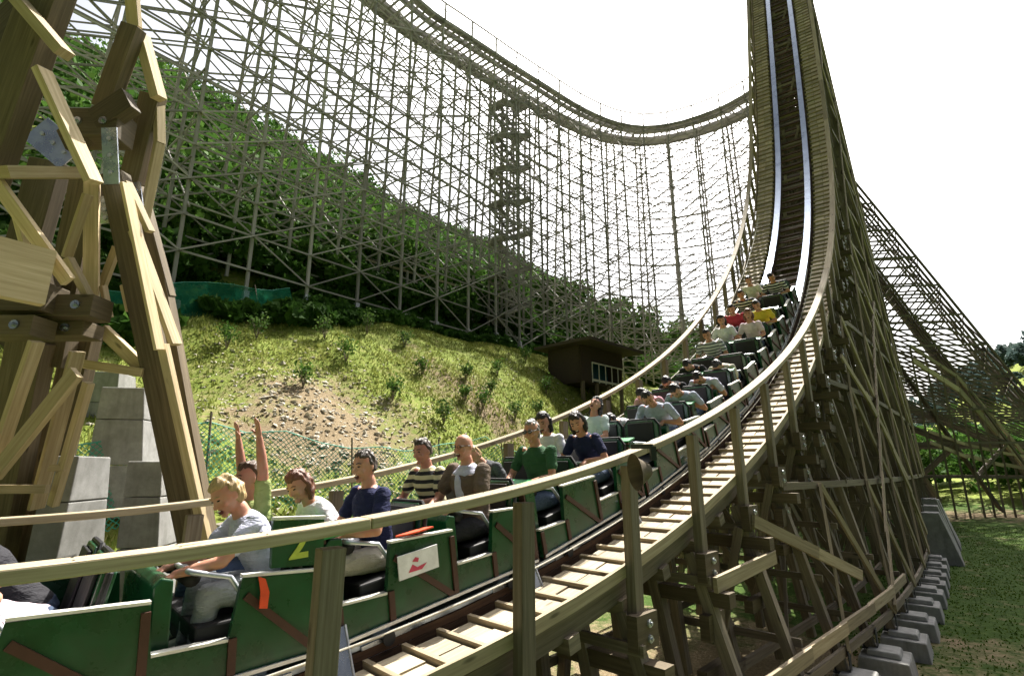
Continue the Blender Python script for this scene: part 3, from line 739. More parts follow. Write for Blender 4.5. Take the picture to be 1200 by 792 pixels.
# ------------------------------------------------------------------ green netting
def netmat(name, col, sc, fill):
    m, nt, b = nodemat(name, .6, .3); b.inputs['Base Color'].default_value = (*col, 1); b.inputs['Specular IOR Level'].default_value = 0; b.inputs['Roughness'].default_value = 1
    uv = nt.nodes.new('ShaderNodeUVMap').outputs[0]; mp = mapping(nt, uv, (sc, sc, 1))
    n = nt.nodes.new('ShaderNodeMapping'); n.inputs['Rotation'].default_value = (0, 0, R(45)); nt.links.new(mp, n.inputs[0])
    sx = nt.nodes.new('ShaderNodeSeparateXYZ'); nt.links.new(n.outputs[0], sx.inputs[0])
    def line(o):
        f = nt.nodes.new('ShaderNodeMath'); f.operation = 'FRACT'; nt.links.new(o, f.inputs[0])
        g = nt.nodes.new('ShaderNodeMath'); g.operation = 'LESS_THAN'; nt.links.new(f.outputs[0], g.inputs[0]); g.inputs[1].default_value = fill; return g.outputs[0]
    mx = nt.nodes.new('ShaderNodeMath'); mx.operation = 'MAXIMUM'; nt.links.new(line(sx.outputs[0]), mx.inputs[0]); nt.links.new(line(sx.outputs[1]), mx.inputs[1])
    nt.links.new(mx.outputs[0], b.inputs['Alpha'])
netmat('net_green', (.05, .32, .22), 16, .17); netmat('net_dark', (.01, .085, .045), 30, .42)
def netting(name, label, pts, h, mat, sag=.08, lean=.2):
    e = empty(name, tuple(pts[0]), label, 'netting'); m = MB(); n = len(pts); vs = []; uv = []; d = 0; ds = []
    for i, p in enumerate(pts):
        if i: d += np.linalg.norm(p - pts[i - 1])
        ds.append(d); hh = h * (1 - sag * abs(math.sin(i * 1.1)) - .05 * random.random())
        for k in range(4): vs.append(p + Z3 * hh * k / 3 - L3 * lean * k / 3 + L3 * .05 * math.sin(i * 2.1 + k)); 
    fs = []; us = []
    for i in range(n - 1):
        for k in range(3):
            fs.append((i * 4 + k, (i + 1) * 4 + k, (i + 1) * 4 + k + 1, i * 4 + k + 1)); us.append([(ds[i], k * h / 3), (ds[i + 1], k * h / 3), (ds[i + 1], (k + 1) * h / 3), (ds[i], (k + 1) * h / 3)])
    m.poly(vs, fs, us); under(m, 'net', mat, e)
    for i in range(0, n, 4):
        m = MB(); m.tube([pts[i] - Z3 * .3, pts[i] + Z3 * h * 1.05 - L3 * lean * 1.05], .018, 6); under(m, 'stake', 'treated', e)
    m = MB(); m.tube([vs[i * 4 + 3] for i in range(n)], .010, 5); under(m, 'top_cord', 'net_cord', e)
plain('net_cord', (.08, .35, .26), .7)
pt = []
for t in np.arange(-12, 7.5, .6): x, y = xy(t, -5.25 - .25 * math.sin(t)); pt.append(np.array([x, y, gz(x, y)]))
netting('green_netting', 'fine green mesh netting fence along the foot of the grass slope behind the train', pt, 1.35, 'net_green')
pt = []
for t in np.arange(-9, 1.2, .7): x, y = xy(t, -13.6 - .2 * math.sin(t * 2)); pt.append(np.array([x, y, gz(x, y)]))
netting('shade_netting', 'dark green shade netting stretched across the top of the bare stony bank', pt, 1.5, 'net_dark', lean=.9)

# ------------------------------------------------------------------ timber hut at the far end of the slope
def ray_ground(px, py):
    for d in np.arange(4, 90, .05):
        p = at(px, py, d)
        if p[2] < gz(p[0], p[1]): return p
    return at(px, py, 90)
hc = at(706, 440, 25.5); hu = empty('hut', tuple(hc), 'dark brown shed with a flat roof, blue opening and white railing below the trestle', 'hut')
ax = nz([.70, .71, 0]); ay = np.array([ax[1], -ax[0], 0]); M = np.stack([ax, ay, Z3], 1); HH = 1.7; LL = 1.75
base = hc - Z3 * .45
m = MB()
m.box(base + Z3 * HH / 2 - ay * 1.9, (LL, .06, HH / 2), M); m.box(base + Z3 * HH / 2 - ax * (LL - .06) - ay * .95, (.06, .95, HH / 2), M); m.box(base + Z3 * HH / 2 + ax * (LL - .06) - ay * .95, (.06, .95, HH / 2), M)
m.box(base + Z3 * (HH - .35) - ax * 0, (LL, .05, .35), M); m.box(base + Z3 * HH / 2 - ax * 1.35, (.4, .055, HH / 2 - .01), M)
m.box(base + Z3 * .0 - ay * .95, (LL, .95, .06), M)
under(m, 'wall', 'hut_wall', hu)
m = MB(); m.box(base + Z3 * .72 + ax * .3 - ay * .75, (1.2, .03, .6), M); under(m, 'blue_screen', 'hut_blue', hu)
m = MB(); m.box(base + Z3 * (HH + .09) - ay * .7, (LL + .55, 1.7, .07), M); under(m, 'roof', 'roof_brown', hu)
m = MB()
for z_ in (.12, .95): m.beam(base - ax * .95 + ay * .1 + Z3 * z_, base + ax * LL + ay * .1 + Z3 * z_, .04, .06 if z_ > .5 else .1, Z3)
for f in np.linspace(-.95, LL, 6): m.beam(base + ax * f + ay * .1, base + ax * f + ay * .1 + Z3 * .95, .035, .035, ax)
under(m, 'railing', 'edge_white', hu)
m = MB()
for f in (-1.6, -.5, .5, 1.6):
    for g_ in (0, -1.9): q = base + ax * f + ay * g_; m.beam(q - Z3 * 1.8, q, .14, .14, ax)
under(m, 'posts', 'treated', hu)

# ------------------------------------------------------------------ horn loudspeaker on the handrail post
a, b = at(744, 553, 4.50), at(786, 548, 4.57); ax_ = nz(b - a); ln = np.linalg.norm(b - a)
hs_ = empty('horn_loudspeaker', tuple(a), 'beige horn loudspeaker hanging from the near handrail post', 'loudspeaker')
def lathe(mb, o, axis, prof, n=24):
    mb.tube([o + axis * z for z, r in prof], [r for z, r in prof], n, False)
m = MB(); prof = [(0, .158), (0, .168), (.012, .170), (.03, .150), (.07, .125), (.12, .108), (.17, .098), (.20, .094), (.205, .102), (.235, .102), (.24, .085), (.30, .078), (.34, .066), (.36, .045), (.36, .001)]
prof = [(z * .8, r) for z, r in prof]; lathe(m, a, ax_, prof); under(m, 'horn', 'bell_paint', hs_, smooth=False)
m = MB(); lathe(m, a, ax_, [(0, .158), (.03, .12), (.09, .085), (.14, .05), (.16, .001)]); under(m, 'throat', 'dark_shade_wood', hs_, smooth=True)
m = MB(); c = a + ax_ * .18; m.beam(c + Z3 * .08, c + Z3 * .2, .03, .05, ax_); m.beam(c + Z3 * .2, c + Z3 * .2 - L3 * .2, .03, .04, Z3); under(m, 'bracket', 'dark_metal', hs_)

# ------------------------------------------------------------------ the train
S1, PITCHR = 2.28, 1.04
def rowS(i): return S1 + PITCHR * i
def carM(s):
    P, T, L, N = fr(s); M = Matrix(((-T[0], L[0], N[0], P[0]), (-T[1], L[1], N[1], P[1]), (-T[2], L[2], N[2], P[2]), (0, 0, 0, 1))); return M
def make_car():
    e = bpy.data.objects.new('train_car', None); COL.objects.link(e); X = np.array([1., 0, 0]); Y = np.array([0, 1., 0])
    hips = (.44, -.60)
    m = MB(); m.box((0, 0, .075), (.99, .60, .025)); m.box((0, 0, -.02), (.9, .30, .07)); m.box((-1.04, 0, .02), (.07, .05, .04)); m.build('chassis', 'dark_metal', e)
    for sg in (-1, 1):
        # stepped side: tall beside each seat, low where the riders step in
        out = [(-.99, .05), (.99, .05), (.99, .30), (.60, .26), (.54, .60), (-.04, .55), (-.06, .28), (-.44, .26), (-.50, .60), (-.99, .55)]
        if sg < 0: out = [(x, z) for x, z in out]
        m = MB(); m.prism(out, lambda x, z, k: (x, sg * (.62 + (.022 if k else -.022)), z)); m.build('side_panel', 'green_paint', e)
        y = sg * .652
        for (x0, z0, x1, z1) in ((-.98, .07, -.52, .50), (.0, .07, .52, .50), (-.98, .05, -.98, .54), (-.46, .05, -.46, .28), (-.02, .05, -.02, .52), (.57, .05, .57, .28), (.97, .05, .97, .29)):
            m = MB(); m.beam((x0, y, z0), (x1, y, z1), .045, .018, Y); m.build('trim_strip', 'brown_trim', e)
        for (x0, z0, x1, z1) in ((.99, .305, .60, .265), (.54, .605, -.04, .555), (-.06, .285, -.44, .265), (-.50, .605, -.99, .555)):
            m = MB(); m.beam((x0, sg * .62, z0 + .008), (x1, sg * .62, z1 + .008), .062, .016, Z3); m.build('top_edge', 'edge_white', e)
        m = MB(); m.beam((-.99, sg * .66, .07), (.99, sg * .66, .07), .02, .022, Z3); m.build('sill_strip', 'galv', e)
        for x in (-.62, .62):
            w = MB(); w.tube([(x, sg * .50, .02), (x, sg * .56, .02)], .115, 20); w.tube([(x, sg * .66, -.02), (x, sg * .67, -.02)], .05, 12); o = w.build('wheel', 'dark_metal', e)
            w = MB(); w.tube([(x, sg * .495, .02), (x, sg * .565, .02)], .07, 16); w.build('hub', 'galv', o)
            w = MB(); w.box((x, sg * .60, -.06), (.2, .035, .05)); w.tube([(x - .12, sg * .60, -.12), (x + .12, sg * .60, -.12)], .03, 8); w.build('wheel_carrier', 'steel', e)
    for h in hips:
        m = MB(); m.box((h + .08, 0, .31), (.24, .55, .05)); m.box((h + .06, 0, .19), (.2, .53, .075)); m.build('seat', 'black_rubber', e, bevel=.015)
        for sg in (-1, 1):
            m = MB(); M = np.stack([nz([1, 0, .22]), Y, nz([-.22, 0, 1])], 1); c = np.array([h - .25, sg * .29, .54])
            m.prism([(-.25, -.26), (.25, -.26), (.26, .20), (.20, .27), (-.20, .27), (-.26, .20)], lambda x, z, k: c + M[:, 1] * x + M[:, 2] * z + M[:, 0] * (.035 if k else -.035))
            o = m.build('seat_back', 'green_paint', e, bevel=.008)
            m = MB(); m.tube([c + M[:, 1] * x + M[:, 2] * z for x, z in ((-.265, -.26), (-.27, .20), (-.21, .28), (.21, .28), (.27, .20), (.265, -.26))], .018, 8); m.build('padded_edge', 'black_rubber', o)
            m = MB(); c2 = c + M[:, 0] * .048; m.box(c2 + M[:, 2] * .02, (.012, .2, .22), M); m.build('back_cushion', 'black_rubber', o, bevel=.01)
            m = MB(); b0 = h + .36; yy = sg * .29
            m.tube([(h - .02, yy + .245, .34), (h + .14, yy + .245, .60), (b0 - .02, yy + .235, .66), (b0, yy + .2, .665), (b0, yy - .2, .665), (b0 - .02, yy - .235, .66), (h + .14, yy - .245, .60), (h - .02, yy - .245, .34)], .017, 8)
            o = m.build('lap_bar', 'galv', e, smooth=True); m = MB(); m.tube([(b0 - .03, yy - .16, .615), (b0 - .03, yy + .16, .615)], .05, 12); m.build('lap_pad', 'black_rubber', o, smooth=True)
    m = MB(); m.prism([(-.16, .08), (-.06, .08), (-.06, .62), (-.10, .66), (-.16, .64)], lambda x, z, k: (x, (.54 if k else -.54), z)); m.build('mid_bulkhead', 'green_paint', e, bevel=.01)
    # bulkhead box in front of the first row
    m = MB(); m.prism([(.88, .08), (1.0, .08), (1.0, .68), (.95, .73), (.86, .71)], lambda x, z, k: (x, (.54 if k else -.54), z)); m.build('bulkhead', 'green_paint', e, bevel=.01)
    m = MB(); m.box((.925, 0, .744), (.08, .55, .010)); m.build('bulkhead_top', 'green_hood', e)
    m = MB()
    for sg in (-1, 1): m.beam((1.01, sg * .5, .1), (1.01, sg * .5, .68), .07, .02, X)
    m.beam((1.0, -.545, .72), (1.0, .545, .72), .03, .03, Z3); m.build('bulkhead_frame', 'brown_trim', e)
    return e
proto = make_car(); cars = []
carlab = ['green train car with yellow figure two, carrying the rider with raised arms', 'green train car with a red-marked white notice, carrying the bald man', 'green train car carrying the man in sunglasses and two laughing women',
          'green train car carrying the woman with her head thrown back', 'green train car halfway up the bend whose riders all bow forward',
          'green train car on the climb carrying the man in a grey striped shirt', 'green train car carrying the yellow shirt rider, second from the back', 'last green train car, carrying the rider in a black and white striped shirt']
for k in range(8):
    s = rowS(2 * k - 1) + .44
    if k == 0: e = proto
    else:
        e = proto.copy(); COL.objects.link(e)
        for ch in list(proto.children):
            c = ch.copy(); COL.objects.link(c); c.parent = e
            for g in ch.children: d = g.copy(); COL.objects.link(d); d.parent = c
    e.matrix_world = carM(s); tag(e, carlab[k], 'roller coaster car', 'green cars of the coaster train'); cars.append(e)
def plate(car, x, z, kind):
    m = MB(); m.box((x, .674, z), (.18, .006, .085)); o = m.build('notice', 'white_board', car)
    m = MB(); q = lambda u, v: (x - u, .6815, z + v)
    if kind == 0:    # red streak mark
        m.prism([(-.10, -.05), (.02, -.055), (.07, -.02), (-.02, -.03), (-.06, .0)], lambda a, b, k: (x - a, .681 + (.002 if k else 0), z + b)); m.prism([(-.06, .02), (-.01, .005), (.0, .03), (-.03, .045)], lambda a, b, k: (x - a, .681 + (.002 if k else 0), z + b))
        m.build('emblem', 'red_paint', o)
    else:
        for i in range(3): m.box((x + .09 - i * .07, .682, z - .01), (.022, .002, .018))
        m.tube([(x - .1, .681, z + .03), (x - .1, .685, z + .03)], .02, 12); m.build('emblem', 'dark_metal', o)
plate(cars[1], .33, .42, 0); plate(cars[2], -.74, .42, 1)
# figure 2 on the side of the second car, standing board beside its rear seat
def figure2(car):
    m = MB(); m.prism([(-.24, -.20), (.24, -.16), (.24, .20), (-.24, .16)], lambda a, b, k: (-.84 + a * .7, .60 + (.02 if k else -.02), .75 + b * .8)); o = m.build('number_board', 'green_paint', car)
    cu = bpy.data.curves.new('figure', 'FONT'); cu.body = '2'; cu.size = .26; cu.extrude = .003; cu.align_x = 'CENTER'; cu.offset = .006
    cu.materials.append(MATS['yellow_paint']); t0 = bpy.data.objects.new('figure', cu); COL.objects.link(t0); bpy.context.view_layer.update()
    me = bpy.data.meshes.new_from_object(t0.evaluated_get(bpy.context.evaluated_depsgraph_get())); bpy.data.objects.remove(t0)
    t = bpy.data.objects.new('number', me); COL.objects.link(t); t.parent = o
    t.matrix_local = Matrix.Translation((-.84, .625, .66)) @ Matrix.Rotation(R(180), 4, 'Z') @ Matrix.Rotation(R(90), 4, 'X')
    m = MB(); m.beam((-1.01, .62, .895), (-.67, .62, .925), .05, .016, Z3); m.build('board_edge', 'edge_white', o)
figure2(cars[0])
m = MB(); m.prism([(-.02, 0), (.02, -.02), (.045, -.10), (.035, -.19), (-.01, -.18), (-.005, -.09)], lambda a, b, k: (-.60 - a, .672 + (.012 if k else 0) + abs(b) * .05, .60 + b)); m.build('belt_tongue', 'orange', cars[0])
m = MB(); m.prism([(-.16, -.015), (.1, -.02), (.16, .01), (.0, .02), (-.1, .012)], lambda a, b, k: (.30 - a, .62 + b * 2, .625 + (.012 if k else 0))); m.build('belt_tongue', 'orange', cars[1])
# ------------------------------------------------------------------ riders
def skinmat(name, col):
    m, nt, b = nodemat(name, .5, .35); n = noise(nt, coord(nt), 18, 4)
    c = mixc(nt, ramp(nt, n, [(.35, 0.), (.7, 1.)]), col, tuple(x * y for x, y in zip(col, (1.1, .82, .75)))); nt.links.new(c, b.inputs['Base Color'])
    b.inputs['Subsurface Weight'].default_value = .12; b.inputs['Subsurface Radius'].default_value = (.02, .008, .004)
skinmat('skin_light', (.52, .29, .20)); skinmat('skin_mid', (.44, .25, .16)); skinmat('skin_red', (.42, .22, .16))
def hairmat(name, col):
    m, nt, b = nodemat(name, .45, .4); n = noise(nt, mapping(nt, coord(nt), (60, 60, 8)), 2, 4)
    nt.links.new(mixc(nt, n, tuple(x * .5 for x in col), tuple(x * 1.5 for x in col)), b.inputs['Base Color']); bump(nt, b, n, .6, .01)
hairmat('hair_black', (.014, .011, .010)); hairmat('hair_brown', (.07, .035, .018)); hairmat('hair_blond', (.40, .28, .13)); hairmat('hair_grey', (.22, .20, .18)); hairmat('hair_short', (.06, .045, .035)); hairmat('hair_redbrown', (.13, .05, .025))
def cloth(name, col, stripe=None, freq=16, thr=.0):
    m, nt, b = nodemat(name, .85, .15); o = coord(nt); n = noise(nt, o, 7, 5)
    if stripe:
        sp = nt.nodes.new('ShaderNodeSeparateXYZ'); nt.links.new(o, sp.inputs[0])
        a = nt.nodes.new('ShaderNodeMath'); a.operation = 'MULTIPLY'; nt.links.new(sp.outputs[2], a.inputs[0]); a.inputs[1].default_value = freq * 6.283
        s = nt.nodes.new('ShaderNodeMath'); s.operation = 'SINE'; nt.links.new(a.outputs[0], s.inputs[0])
        g = nt.nodes.new('ShaderNodeMath'); g.operation = 'GREATER_THAN'; nt.links.new(s.outputs[0], g.inputs[0]); g.inputs[1].default_value = thr
        c = mixc(nt, g.outputs[0], col, stripe)
    else: c = mixc(nt, ramp(nt, n, [(.3, 0.), (.7, 1.)]), tuple(x * .85 for x in col), tuple(min(.9, x * 1.12) for x in col))
    nt.links.new(c, b.inputs['Base Color']); n2 = noise(nt, mapping(nt, o, (1, 1, 2.2)), 11, 3); bump(nt, b, n2, .9, .03)
for nm, c, st in (('white', (.72, .72, .74), None), ('lavender', (.55, .56, .70), None), ('navy', (.022, .026, .075), None), ('brownvest', (.14, .105, .08), None), ('greytee', (.085, .09, .10), None), ('green', (.035, .10, .045), None),
                  ('palegrey', (.38, .42, .52), None), ('pink', (.70, .38, .44), None), ('palepink', (.72, .58, .64), None), ('red', (.42, .05, .07), None), ('yellow', (.60, .48, .05), None), ('mintwhite', (.62, .72, .72), None), ('olive', (.28, .33, .12), None),
                  ('cream', (.68, .64, .55), None), ('jeans', (.06, .085, .14), None), ('khaki', (.42, .39, .33), None), ('dark', (.03, .03, .035), None), ('greypants', (.36, .38, .40), None)): cloth('cloth_' + nm, c)
cloth('cloth_polo', (.60, .55, .36), (.03, .03, .035), 13, .1); cloth('cloth_bw', (.65, .65, .65), (.015, .015, .02), 14, -.1); cloth('cloth_greystripe', (.60, .61, .62), (.12, .13, .15), 15, .2)
plain('lens_black', (.01, .01, .012), .1, .8); plain('mouth_dark', (.10, .015, .015), .4); plain('eye_dark', (.02, .015, .012), .2, .6); plain('teeth', (.7, .68, .6), .3)

class Body(MB):
    def ring_chain(s, rings, n=14):
        """rings: (centre, side vec * rx, front vec * ry); closed with rounded ends"""
        vs = []
        for (c, a, b) in rings:
            for k in range(n): t = 2 * math.pi * k / n; vs.append(np.asarray(c) + np.asarray(a) * math.cos(t) + np.asarray(b) * math.sin(t))
        m = len(rings); fs = [(i * n + k, i * n + (k + 1) % n, (i + 1) * n + (k + 1) % n, (i + 1) * n + k) for i in range(m - 1) for k in range(n)]
        fs += [tuple(range(n))[::-1], tuple(range((m - 1) * n, m * n))]; s.poly(vs, fs, None, 0)
    def limb(s, pts, rs, n=12):
        pts = [np.asarray(p, float) for p in pts]
        P = []; Q = []
        d0 = nz(pts[0] - pts[1]); d1 = nz(pts[-1] - pts[-2])
        for a in (80, 55, 28): P.append(pts[0] + d0 * rs[0] * math.sin(R(a))); Q.append(rs[0] * math.cos(R(a)))
        P += pts; Q += list(rs)
        for a in (28, 55, 80): P.append(pts[-1] + d1 * rs[-1] * math.sin(R(a))); Q.append(rs[-1] * math.cos(R(a)))
        s.tube(P, Q, n, True, 0)
    def ell(s, c, r, M=None, n=16, fn=None):
        M = np.eye(3) if M is None else M; vs = []; m = n // 2 + 1
        for i in range(m + 1):
            th = math.pi * i / m; th = min(max(th, .06), math.pi - .06)
            for k in range(n):
                ph = 2 * math.pi * k / n; d = np.array([math.sin(th) * math.cos(ph), math.sin(th) * math.sin(ph), math.cos(th)])
                v = d * np.asarray(r); v = fn(d, v) if fn else v; vs.append(np.asarray(c) + M @ v)
        fs = [(i * n + (k + 1) % n, i * n + k, (i + 1) * n + k, (i + 1) * n + (k + 1) % n) for i in range(m) for k in range(n)]
        fs += [tuple(range(n)), tuple(range(m * n, (m + 1) * n))[::-1]]; s.poly(vs, fs, None, 0)
PENDING = []
def smoothed(mb, name, mat, parent, voxel, it=4, noise_amp=0., seed=0):
    o = mb.build(name, mat, parent, True)
    r = o.modifiers.new('r', 'REMESH'); r.mode = 'VOXEL'; r.voxel_size = voxel; r.use_smooth_shade = True
    w = o.modifiers.new('s', 'SMOOTH'); w.factor = .5; w.iterations = it
    PENDING.append((o, mat, noise_amp, seed)); return o
def ik(a, t, l1, l2, pole):
    a = np.asarray(a, float); t = np.asarray(t, float); d = t - a; ln = min(np.linalg.norm(d), (l1 + l2) * .995); u = nz(d); x = (l1 * l1 - l2 * l2 + ln * ln) / (2 * ln); h = math.sqrt(max(l1 * l1 - x * x, 0))
    p = np.asarray(pole, float); p = nz(p - u * (p @ u)); return a + u * x + p * h, a + u * ln
X_, Y_ = np.array([1., 0, 0]), np.array([0, 1., 0])
def rotY(v, a): c, s = math.cos(a), math.sin(a); return np.array([v[0] * c + v[2] * s, v[1], -v[0] * s + v[2] * c])
def person(row, side, label, lean=12, head=0, turn=0, arms='bar', skin='skin_light', hair='hair_black', style='short', shirt='cloth_white', pants='cloth_jeans', shorts=False, glasses=None, mouth=True, female=False, vest=None, tall=1., roll=0, bald=False, back=0.):
    e = bpy.data.objects.new('person', None); COL.objects.link(e); tag(e, label, 'person', 'riders on the coaster train')
    near = row <= 6; vx = .0085 if row <= 3 else (.011 if near else .015)
    k = tall; H = np.array([.0, 0, .455]); a = R(lean); up = rotY(Z3, a); fwd = rotY(X_, a)
    W = .17 if female else .198
    Sh = H + up * .49 * k; b = Body()
    tor = lambda f, rx, ry, off=0: (H + up * (.49 * k * f) + fwd * off, Y_ * rx, -fwd * ry)
    Ts = [tor(-.22, .09, .07), tor(-.15, .135, .10), tor(0, .155, .115), tor(.25, .14, .105), tor(.5, .135 if female else .15, .105, .005), tor(.75, .15 if female else .178, .118, .01), tor(.92, .15 if female else .18, .098), tor(1.0, .115, .08), tor(1.07, .07, .062)]
    b.ring_chain(Ts, 18)
    hd = R(lean * .6 + head); hu_ = rotY(Z3, hd); hf0 = rotY(X_, hd); N0 = Sh + up * .02; N1 = N0 + (hu_ + up) * .5 * .065; b.limb([N0 - up * .05, N0, N1], [.070, .062, .057])
    Hc = N1 + hu_ * .113 + hf0 * .02; tn = R(turn); ro = R(roll)
    hf = rotY(X_, hd); hz_ = np.cross(hu_, hf); f2 = hf * math.cos(tn) + hz_ * math.sin(tn); s2 = np.cross(hu_, f2); u2 = hu_ * math.cos(ro) + s2 * math.sin(ro); s2 = np.cross(u2, f2)
    HM = np.stack([f2, s2, u2], 1)     # face, left, up
    def hs_(d, v):
        v = v.copy()
        if d[2] < 0: t = -d[2]; v[1] *= 1 - .34 * t; v[0] = v[0] * (1 - .12 * t) + .012 * t
        else: v[0] *= 1 + .06 * d[2]; v[1] *= 1 + .10 * d[2]
        if d[0] > .5: v[0] *= .95
        return v
    b.ell(Hc, (.100, .079, .119), HM, 22, hs_)
    q = lambda x, y, z: Hc + HM @ np.array([x, y, z])
    b.limb([q(.088, 0, .018), q(.104, 0, -.012), q(.110, 0, -.028)], [.008, .011, .014], 8); b.limb([q(.09, -.02, -.03), q(.09, .02, -.03)], [.010, .010], 8)
    b.limb([q(.084, -.035, .028), q(.090, 0, .030), q(.084, .035, .028)], [.010, .010, .010], 8)
    b.ell(q(.078, 0, -.098), (.022, .028, .020), HM, 10)
    b.limb([q(.088, -.018, -.062), q(.094, 0, -.058), q(.088, .018, -.062)], [.006, .008, .006], 8)
    for sg in (-1, 1): b.ell(q(-.005, sg * .078, -.008), (.018, .010, .032), HM, 10); b.ell(q(.068, sg * .045, -.03), (.02, .022, .022), HM, 10)
    arms_p = []
    for sg in (-1, 1):
        S = Sh - up * .02 + Y_ * sg * W * k; b.ell(S - Y_ * sg * .015, (.055, .055, .055))
        mode = arms if isinstance(arms, str) else arms[0 if sg < 0 else 1]
        if mode == 'up': tgt = S + nz(rotY(np.array([.05, sg * .10, 1]), a * .5)) * .56; pole = (-.3, sg, 0)
        elif mode == 'face': tgt = Hc + HM @ np.array([.10, sg * .10, -.05]); pole = (.2, sg, -1)
        elif mode == 'front': tgt = np.array([.62, sg * .14, .66]); pole = (0, sg * .6, -1)
        else: tgt = np.array([.385, sg * .15, .70]); pole = (-.2, sg * .9, -1)
        E, Wr = ik(S, tgt, .28 * k, .245 * k, pole); b.limb([S, (S + E) / 2, E], [.052, .046, .038]); b.limb([E, E * .6 + Wr * .4, Wr], [.040, .038, .025])
        arms_p.append((S, E, Wr)); fdir = nz(Wr - E); 
        if mode in ('up', 'face'): ff = fdir; nrm = nz(X_ - ff * (X_ @ ff))
        else: ff = nz(np.array([.8, 0, -.35])); nrm = nz(np.array([-.35, 0, -.8]))
        sd = np.cross(ff, nrm) ; pc = Wr + ff * .045; b.ell(pc, (.05, .038, .018), np.stack([ff, sd, nrm], 1), 12)
        for j, (ln, o_) in enumerate(((.062, -.028), (.072, -.010), (.068, .009), (.054, .027))):
            r0 = pc + ff * .035 + sd * o_; c_ = .18 if mode in ('up', 'face') else .9
            p1 = r0 + nz(ff + nrm * c_ * .4 + sd * o_ * (4 if c_ < .5 else 0)) * ln * .45; p2 = p1 + nz(ff * (1 - c_ * .6) + nrm * c_ + sd * o_ * (4 if c_ < .5 else 0)) * ln * .35; p3 = p2 + nz(ff * (1 - c_) + nrm * (c_ + .05)) * ln * .28
            b.limb([r0 - ff * .02, r0, p1, p2, p3], [.0105, .0105, .010, .0095, .0085], 8)
        ts = -sg; t0 = pc - ff * .02 + sd * ts * .025; b.limb([t0, t0 + (ff * .5 + sd * ts * .8 + nrm * .2) * .035, t0 + (ff * .9 + sd * ts * .8 + nrm * .5) * .055], [.013, .012, .010], 8)
    legs = []
    for sg in (-1, 1):
        h = H + np.array([.02, sg * .085, -.01]); kn = np.array([.43, sg * .12, .49]); an = np.array([.50, sg * .12, .15]); legs.append((h, kn, an))
        b.limb([h, (h + kn) / 2, kn], [.088, .078, .058]); b.limb([kn, kn * .6 + an * .4, an], [.057, .056, .038])
        b.limb([an + (-.03, 0, -.02), an + (.06, 0, -.045), an + (.14, 0, -.05)], [.036, .036, .030])
    body = smoothed(b, 'body', skin, e, vx, 3)
    # shirt
    c = Body(); c.ring_chain([(p, x * 1.10, y * 1.13) for i, (p, x, y) in enumerate(Ts[1:9])], 18)
    for S, E, Wr in arms_p:
        m_ = S + (E - S) * .62; c.limb([S * .96 + Sh * .04 if False else S, m_], [.062, .060])
        c.ell(S - Y_ * np.sign(S[1]) * .01, (.062, .055, .060))
    smoothed(c, 'shirt', shirt, e, max(.011, vx), 5, .0035, row * 7 + int(side * 10) + 3)
    if vest:
        c = Body(); c.ring_chain([(p - fwd * .006, x * 1.22, y * 1.28) for p, x, y in Ts[1:7]], 18)
        for S, E, Wr in arms_p: c.ell(S, (.076, .068, .074)); c.limb([S, S + (E - S) * .6], [.076, .075])
        smoothed(c, 'overshirt', vest, e, .012, 5, .003, 5)
        c = Body(); c.ell(H + up * .34 + fwd * .135, (.03, .055, .15), np.stack([fwd, Y_, up], 1), 12); c.build('shirt_front', shirt, e, True)
    c = Body(); c.ring_chain([(p, x * 1.14, y * 1.18) for p, x, y in Ts[0:3]], 16)
    for h, kn, an in legs:
        if shorts: c.limb([h, (h + kn) / 2, h + (kn - h) * .84], [.102, .096, .082])
        else: c.limb([h, (h + kn) / 2, kn], [.102, .094, .076]); c.limb([kn, kn * .5 + an * .5, an + (0, 0, .02)], [.076, .068, .056])
    smoothed(c, 'shorts' if shorts else 'trousers', pants, e, .012 if near else .016, 3, .003, row + 50)
    for h, kn, an in legs:
        c = Body(); c.limb([an + (-.035, 0, -.03), an + (.06, 0, -.05), an + (.155, 0, -.055)], [.045, .043, .036]); c.build('shoe', 'black_rubber' if row % 2 else 'edge_white', e, True)
    # hair
    if not bald:
        def hf_(d, v):
            v = v.copy(); face = (d[0] > .28 and d[2] < .50) or (d[0] > .0 and d[2] < -.15)
            low = d[2] < (-.55 if style == 'short' else -.8)
            v *= 1 + .05 * math.sin(d[0] * 19 + row) * math.sin(d[1] * 17) + .03 * math.sin(d[2] * 31)
            if face: v *= .74
            elif low: v *= .8
            return v
        c = Body(); th_ = {'short': 1.08, 'bob': 1.2, 'long': 1.16, 'crop': 1.045, 'cap': 1.14}[style]
        c.ell(q(-.008, 0, .012), (.098 * th_, .077 * th_ * 1.04, .118 * th_), HM, 30, hf_)
        if style == 'bob':
            for sg in (-1, 1): c.limb([q(-.03, sg * .072, .02), q(-.015, sg * .082, -.06), q(0, sg * .074, -.12)], [.034, .034, .022]); 
            c.limb([q(-.07, 0, .0), q(-.075, 0, -.08), q(-.06, 0, -.13)], [.06, .058, .035])
        if style == 'long':
            c.limb([q(-.06, 0, .03), q(-.085, 0, -.07), q(-.12, .01, -.19)], [.07, .06, .03])
            for sg in (-1, 1): c.limb([q(-.03, sg * .07, .02), q(-.04, sg * .078, -.09), q(-.07, sg * .06, -.18)], [.034, .032, .018])
        smoothed(c, 'hair', hair, e, .007 if near else .012, 1, -.007, row + 9)
    if style == 'cap' and False: pass
    c = Body()
    for sg in (-1, 1): c.ell(q(.0855, sg * .031, .010), (.010, .014, .0075 if not female else .006), HM, 10)
    c.build('eyes', 'eye_dark', e, True)
    c = Body()
